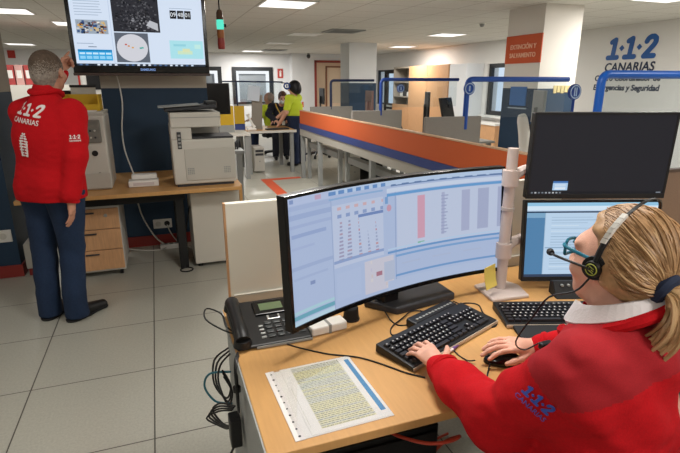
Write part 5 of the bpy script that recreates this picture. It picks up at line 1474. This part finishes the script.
cen = Vector(P(0, -.02, .02) - WB)
TIE = np3(*P(-.030, -.112, -.014))
rng = random.Random(31)
b = B()
def onhair(d, off):
    h = bv.ray_cast(cen + Vector(d).normalized() * .4, -Vector(d).normalized())
    return (h[0] + Vector(d).normalized() * off) if h[0] is not None else cen + Vector(d).normalized() * .1
tied = Vector(TIE - WB) - cen; tdir = tied.normalized()
for i in range(640):
    a = rng.uniform(-1.75, 1.75); up = rng.uniform(-.05, .35) if rng.random() < .6 else rng.uniform(-.9, .2)
    fr_ = math.cos(up)
    d0 = Vector(A[0] * math.sin(a) + A[2] * math.cos(a) + A[1] * (.66 - .56 * abs(a) / 1.2 - max(0, -up) * .8)).normalized()
    pts = []; n = 9; wob = rng.gauss(0, .09); ph = rng.uniform(0, 6)
    for k in range(n):
        t = k / (n - 1)
        dd = d0.slerp(tdir, t * .97) if d0.angle(tdir) < 3.1 else d0
        side = d0.cross(tdir).normalized()
        dd = (dd + side * wob * math.sin(PI * t) + side * .012 * math.sin(t * 9 + ph)).normalized()
        pts.append(onhair(dd, .0003 + .0035 * rng.random() ** 2 + (.006 * math.sin(PI * t) if i % 23 == 0 else 0)))
    pts[-1] = pts[-1].lerp(Vector(TIE - WB), .8)
    b.tube(pts, [.0008, .0021, .0024, .0022, .0016], 5, rng.choice([0, 0, 0, 1, 1, 2]), sub=3)
obj('hair_locks', b, HM, wom, smooth=True)
b = B()
T0 = Vector(TIE - WB)
bk = Vector(-A[1]); dn = Vector((0, 0, -1)); sd = Vector(A[0])
for i in range(90):
    u, v = rng.gauss(0, .4), rng.gauss(0, .4); L = rng.uniform(.09, .15)
    p = [T0 + sd * u * .012 + bk * .005, T0 + bk * (.032 + .014 * v) + dn * (.012 - .012 * v) + sd * (u * .032), T0 + bk * (.044 + .024 * v) + dn * L * .45 + sd * (u * .044 - .014 + .004 * math.sin(i)), T0 + bk * (.026 + .022 * v) + dn * L * .8 + sd * (u * .036 - .024), T0 + bk * (.006 + .02 * v) + dn * L + sd * (u * .028 - .034)]
    b.tube(p, [.003, .0045, .0045, .004, .001], 5, rng.choice([0, 1, 2, 2, 0]), sub=4)
obj('ponytail', b, HM, wom, smooth=True)
b = B(); b.torus(T0 + bk * .004, tuple(unit(-A[1] + np3(0, 0, -.4))), .023, .0135, 24, 8); obj('hair_tie', b, mat('navy_scrunchie', '#1c2740', .8), wom, smooth=True)

# glasses, headset
t = thing('eyeglasses', 'teal-framed glasses worn by the seated woman', 'glasses', tuple(P(0, .1, .005)))
GB = P(0, .1, .005); TEAL = mat('teal_frame', '#11708a', .3)
def G(x, y, z): return tuple(P(x, y, z + .012) - GB)
for x in (-1, 1):
    ol = [G(x * .036 + .026 * math.copysign(abs(math.cos(a)) ** .6, math.cos(a)), .105 - .006 * abs(math.cos(a)), .002 + .019 * math.copysign(abs(math.sin(a)) ** .6, math.sin(a))) for a in np.linspace(0, 2 * PI, 25)]
    b = B().tube(ol, .0034, 8, sub=0); obj('rim', b, TEAL, t, smooth=True)
    b = B(); b.add([Vector(p) for p in ol[:-1]], [tuple(range(24))]); obj('lens', b, GLASS, t)
    b = B().tube([G(x * .064, .102, .012), G(x * .078, .085, .012), G(x * .084, .03, .006), G(x * .086, .0, .002), G(x * .084, -.015, -.015)], .0042, 8); obj('temple', b, TEAL, t, smooth=True)
obj('bridge', B().tube([G(-.012, .108, .006), G(0, .111, .009), G(.012, .108, .006)], .0026, 8), TEAL, t, smooth=True)

HB = P(-.09, .0, -.01)
t = thing('headset', 'black call-centre headset with a boom microphone worn by the seated woman', 'headset', tuple(HB))
def Q(x, y, z): return tuple(P(x * .97, y, z + .016) - HB)
arc = [(-.100, .004, .0), (-.104, -.006, .04), (-.098, -.020, .085), (-.070, -.032, .122), (-.025, -.038, .141), (.025, -.038, .141), (.070, -.032, .122), (.098, -.020, .085), (.102, -.006, .04), (.098, .004, .0)]
b = B(); pts = smooth_path([Q(*p) for p in arc], 4)
ra = Vector(A[1])
for k in range(len(pts) - 1):
    w_ = .0034
    p, q_ = pts[k], pts[k + 1]; n1 = (p - Vector(Q(0, -.02, .02))).normalized() * .0025
    V = [p - ra * w_, p + ra * w_, q_ + ra * w_, q_ - ra * w_]
    b.add(V + [x + n1 for x in V], [(3, 2, 1, 0), (4, 5, 6, 7), (0, 1, 5, 4), (2, 3, 7, 6), (1, 2, 6, 5), (3, 0, 4, 7)])
obj('headband', b, BLACK, t)
e1 = obj('slider', B().tube([Q(-.104, .004, -.005), Q(-.107, -.004, .035), Q(-.104, -.014, .07)], .006, 8), BLACKM, t, smooth=True)
b = B()
i0, i1 = 5, 11
for k in range(i0, i1):
    p, q_ = pts[k], pts[k + 1]; n1 = (p - Vector(Q(0, -.02, .02))).normalized() * .0105; w_ = .0048
    V = [p - ra * w_, p + ra * w_, q_ + ra * w_, q_ - ra * w_]; V = [x + n1 * .25 for x in V]
    b.add(V + [x + n1 * .8 for x in V], [(3, 2, 1, 0), (4, 5, 6, 7), (0, 1, 5, 4), (2, 3, 7, 6), (1, 2, 6, 5), (3, 0, 4, 7)])
obj('white_label', b, WHITEP, t)
for x in (-1, 1):
    c0 = P(x * .086, .006, .004) - HB; c1 = P(x * .106, .004, .004) - HB
    ec = obj('ear_cushion', B().cyl(c0, P(x * .100, .004, .004) - HB, .025, .025, 24), BLACKM, t, smooth=30)
    hub = obj('ear_hub', B().cyl(c1 * .5 + (P(x * .100, .004, .004) - HB) * .5, P(x * .112, .004, .004) - HB, .018, .016, 24), BLACK, t, smooth=30)
    if x < 0:
        b = B(); b.torus(P(-.1125, .004, .004) - HB, tuple(A[0]), .0115, .0012, 20, 6)
        for k in (-.005, .0, .005): b.tube([P(-.113, .004 - .006, .004 + k - .003) - HB, P(-.113, .004 + .006, .004 + k + .003) - HB], .0009, 6, sub=0)
        obj('green_emblem', b, mat('emblem_green', '#a9b04a', .4), hub)
b = B().tube([Q(-.115, .004, -.012), Q(-.116, .04, -.010), Q(-.108, .08, -.012), Q(-.082, .118, -.020), Q(-.062, .135, -.024)], .003, 8); obj('microphone_boom', b, BLACK, t, smooth=True)
b = B().tube([Q(-.072, .126, -.022), Q(-.062, .137, -.024), Q(-.052, .145, -.026)], [.006, .0085, .006], 10); obj('microphone_tip', b, BLACKM, t, smooth=True)
b = B().tube([np.array(Q(-.113, .006, -.035)), np.array(Q(-.118, .03, -.075)), np3(.80, .81, 1.06) - HB, np3(.79, .84, 1.0) - HB, np3(.80, .90, .90) - HB, np3(.88, .955, .83) - HB, np3(.925, .95, .845) - HB], .0022, 6); obj('headset_cord', b, BLACK, t, smooth=True)
t_ = thing('cord_clip', 'small black clip on the headset cord at the right sleeve', 'clip', (.94, .94, .84)); obj('clip_body', B().box(-.02, .02, -.01, .01, -.01, .01), BLACK, t_, bevel=.004)

office_chair(.90, .57, .39, 'black swivel chair under the seated woman', BLACKM)

# --- the three people at the far desk
def far_person(lab, base, joints, cols, hairfn, res=.009):
    """joints: dict of named points relative to base; cols: (skin, top, bottom, hair)"""
    J = {k: np3(*v) for k, v in joints.items()}
    t = thing('person', lab, 'person', base)
    f = unit(J['face']); r = unit(np.cross(f, Zu))
    lo, hi = np3(-.6, -.6, 0), np3(.6, .6, 1.7)
    def limbs(F, g, arms=True, legs=True, top=True, k=.02):
        if legs:
            for s in 'LR': F.chain([J['ank' + s], J['kne' + s], J['hip' + s]], [.045 + g, .058 + g, .085 + g], k)
        if top:
            F.cap((J['hipL'] + J['hipR']) / 2, (J['shL'] + J['shR']) / 2 - Zu * .14, .125 + g, .135 + g, k=.05); F.cap(J['shL'], J['shR'], .055 + g, k=.05)
        if arms:
            for s in 'LR': F.chain([J['sh' + s], J['el' + s], J['wr' + s]], [.05 + g, .042 + g, .03 + g], k)
    F = Field(lo, hi, res); limbs(F, 0); nk = (J['shL'] + J['shR']) / 2; F.cap(nk, J['head'] - Zu * .06, .055, .05, k=.03)
    P = head_field(F, J['head'], f, r, 1.0)
    for s in 'LR':
        d = unit(J['wr' + s] - J['el' + s]); n = unit(np.cross(d, unit(np.cross(d, Zu) + 1e-3))); n = n if n[2] < 0 else -n; sd = np.cross(d, n) * (1 if s == 'L' else -1)
        hand(F, J['wr' + s], d, n, sd, (.2, .25, .2), 1.0, fr=1.15)
    F.obj('body', cols[0], t)
    F = Field(lo, hi, res); limbs(F, .022, legs=False, arms=False)
    for s in 'LR':
        e = J['el' + s] if cols[4] else J['sh' + s] * .25 + J['el' + s] * .75
        F.chain([J['sh' + s], e] + ([J['wr' + s]] if cols[4] else []), [.07, .062] + ([.045] if cols[4] else []), .02)
    F.cut((J['hipL'] + J['hipR']) / 2 - Zu * .06, (0, 0, -1)); F.cap(nk + Zu * .03, nk + Zu * .2, .06, k=.01, sub=True); F.wrinkle(.003, 30, 2)
    F.obj('shirt' if not cols[4] else 'jacket', cols[1], t)
    F = Field(lo, hi, res); limbs(F, .02, top=False, arms=False); F.cap(J['hipL'], J['hipR'], .115, k=.04); F.cut((0, 0, .05), (0, 0, -1)); F.cut((J['hipL'] + J['hipR']) / 2 + Zu * .05, (0, 0, 1))
    F.obj('trousers', cols[2], t)
    for s in 'LR':
        F = Field(J['ank' + s] + np3(-.2, -.25, -.1), J['ank' + s] + np3(.2, .25, .12), .007); g = J['ank' + s] * np3(1, 1, 0); F.cap(g + Zu * .05, g + unit(f * np3(1, 1, 0)) * .15 + Zu * .035, .045, .036, k=.02); F.cut((0, 0, .001), (0, 0, -1)); F.obj('shoe', SHOE, t)
    A = [r, f, np.cross(r, f)]
    F = Field(J['head'] - .25, J['head'] + .25, .007); hairfn(F, P, A); F.obj('hair', cols[3], t)
    return t, P, J, f, r
HIVIS = mat('hi_vis_yellow', '#cfe03a', .8); DKCLOTH = mat('dark_navy_cloth', '#20222e', .85); NAVYT = mat('navy_work_trousers', '#1d2a47', .85)
BLKHAIR = mat('black_hair', '#17141a', .5); BRHAIR = mat('brown_hair', '#5a3d30', .6); GRHAIR = mat('thin_grey_hair', '#9b7f70', .7)
def bob(F, P, A):
    F.ell(P(0, -.02, .02), (.10, .12, .115), A, k=.02); F.ell(P(0, -.05, -.04), (.095, .085, .09), A, k=.03); F.ell(P(0, .12, -.05), (.09, .085, .10), A, k=.01, sub=True)
def tiedback(F, P, A):
    F.ell(P(0, -.02, .025), (.086, .108, .104), A, k=.02); F.ell(P(0, .12, -.045), (.10, .085, .105), A, k=.01, sub=True)
def shorthair(F, P, A):
    F.ell(P(0, -.02, .015), (.082, .104, .098), A, k=.02); F.ell(P(0, .06, .02), (.12, .10, .14), A, k=.01, sub=True); F.cut(P(0, 0, -.07), -A[2])
t, P, J, f, r = far_person('black-haired person in yellow and navy workwear standing at the far desk', (2.45, 9.1, 0),
    dict(face=(-.8, .58, -.2), head=(-.03, .03, 1.42), shL=(-.16, -.10, 1.235), shR=(.09, .19, 1.235), elL=(-.24, -.18, 1.0), elR=(-.08, .34, 1.03), wrL=(-.34, -.06, .80), wrR=(-.30, .36, .86), hipL=(-.06, -.08, .82), hipR=(.08, .08, .82), kneL=(-.07, -.09, .44), kneR=(.10, .08, .44), ankL=(-.05, -.08, .08), ankR=(.13, .10, .08)),
    (SKIN, HIVIS, NAVYT, BLKHAIR, False), bob)
b = B().box(-.045, .045, -.003, .003, -.05, .05, M=frame(np3(.145, .07, 1.12), (.55, .83, 0), (-.83, .55, 0))); obj('sleeve_patch', b, mat('patch_orange', '#d9622a', .7), t)
F = Field(np3(-.5, -.4, .75), np3(.5, .5, 1.0), .008); F.cap((-.05, -.06, .87), (.06, .07, .87), .148, k=.03); F.cut((0, 0, .93), (0, 0, 1)); F.cut((0, 0, .80), (0, 0, -1)); F.obj('navy_hem', NAVYT, t)
t, P, J, f, r = far_person('masked person in a dark jacket with a yellow lanyard at the far desk', (2.36, 9.9, 0),
    dict(face=(-.15, -.97, -.22), head=(-.03, -.25, 1.23), shL=(.14, -.14, 1.06), shR=(-.22, -.10, 1.06), elL=(.16, -.30, .93), elR=(-.32, -.25, .93), wrL=(.02, -.50, .84), wrR=(-.24, -.48, .83), hipL=(.08, .10, .84), hipR=(-.10, .10, .84), kneL=(.09, .05, .46), kneR=(-.12, .05, .46), ankL=(.10, .10, .08), ankR=(-.13, .08, .08)),
    (SKIN, DKCLOTH, DKCLOTH, BRHAIR, True), tiedback)
F = Field(J['head'] - .2, J['head'] + .2, .006); F.ell(P(0, .062, -.052), (.062, .052, .050), [r, f, np.cross(r, f)], k=.01); F.cut(P(0, .01, 0), -f); F.obj('face_mask', mat('mask_white', '#dfe3e8', .7), t)
for x in (-1, 1): obj('eye', B().ell(P(.031 * x, .083, .004), (.012, .012, .012)), mat('eye_dark', '#2a2220', .4), t, smooth=True)
c0 = (J['shL'] + J['shR']) / 2
b = B(); b.tube([c0 + np3(.09, -.03, .06), c0 + np3(.07, -.12, -.02), c0 + np3(.02, -.155, -.15), c0 + np3(-.01, -.165, -.26), c0 + np3(-.04, -.155, -.15), c0 + np3(-.10, -.11, -.02), c0 + np3(-.11, -.03, .06)], .012, 6); obj('lanyard', b, mat('lanyard_yellow', '#cfa94a', .7), t, smooth=True)
b = B().box(-.03, .03, -.178, -.17, -.34, -.26); b.v = [tuple(Vector(v) + Vector(c0)) for v in b.v]; obj('badge', b, WHITEP, t)
t, P, J, f, r = far_person('seated balding person in a yellow shirt behind the tall grey-brown screen', (2.30, 10.55, 0),
    dict(face=(-.75, .65, -.1), head=(-.05, .0, 1.20), shL=(-.16, -.10, 1.0), shR=(.10, .16, 1.0), elL=(-.26, -.08, .82), elR=(-.06, .30, .82), wrL=(-.42, .02, .78), wrR=(-.26, .34, .78), hipL=(-.06, -.08, .56), hipR=(.08, .08, .56), kneL=(-.40, .10, .55), kneR=(-.30, .30, .55), ankL=(-.42, .12, .08), ankR=(-.32, .32, .08)),
    (SKIN2, HIVIS, NAVYT, GRHAIR, False), shorthair)
office_chair(2.32, 10.53, .85, 'black swivel chair under the seated yellow-shirted person')
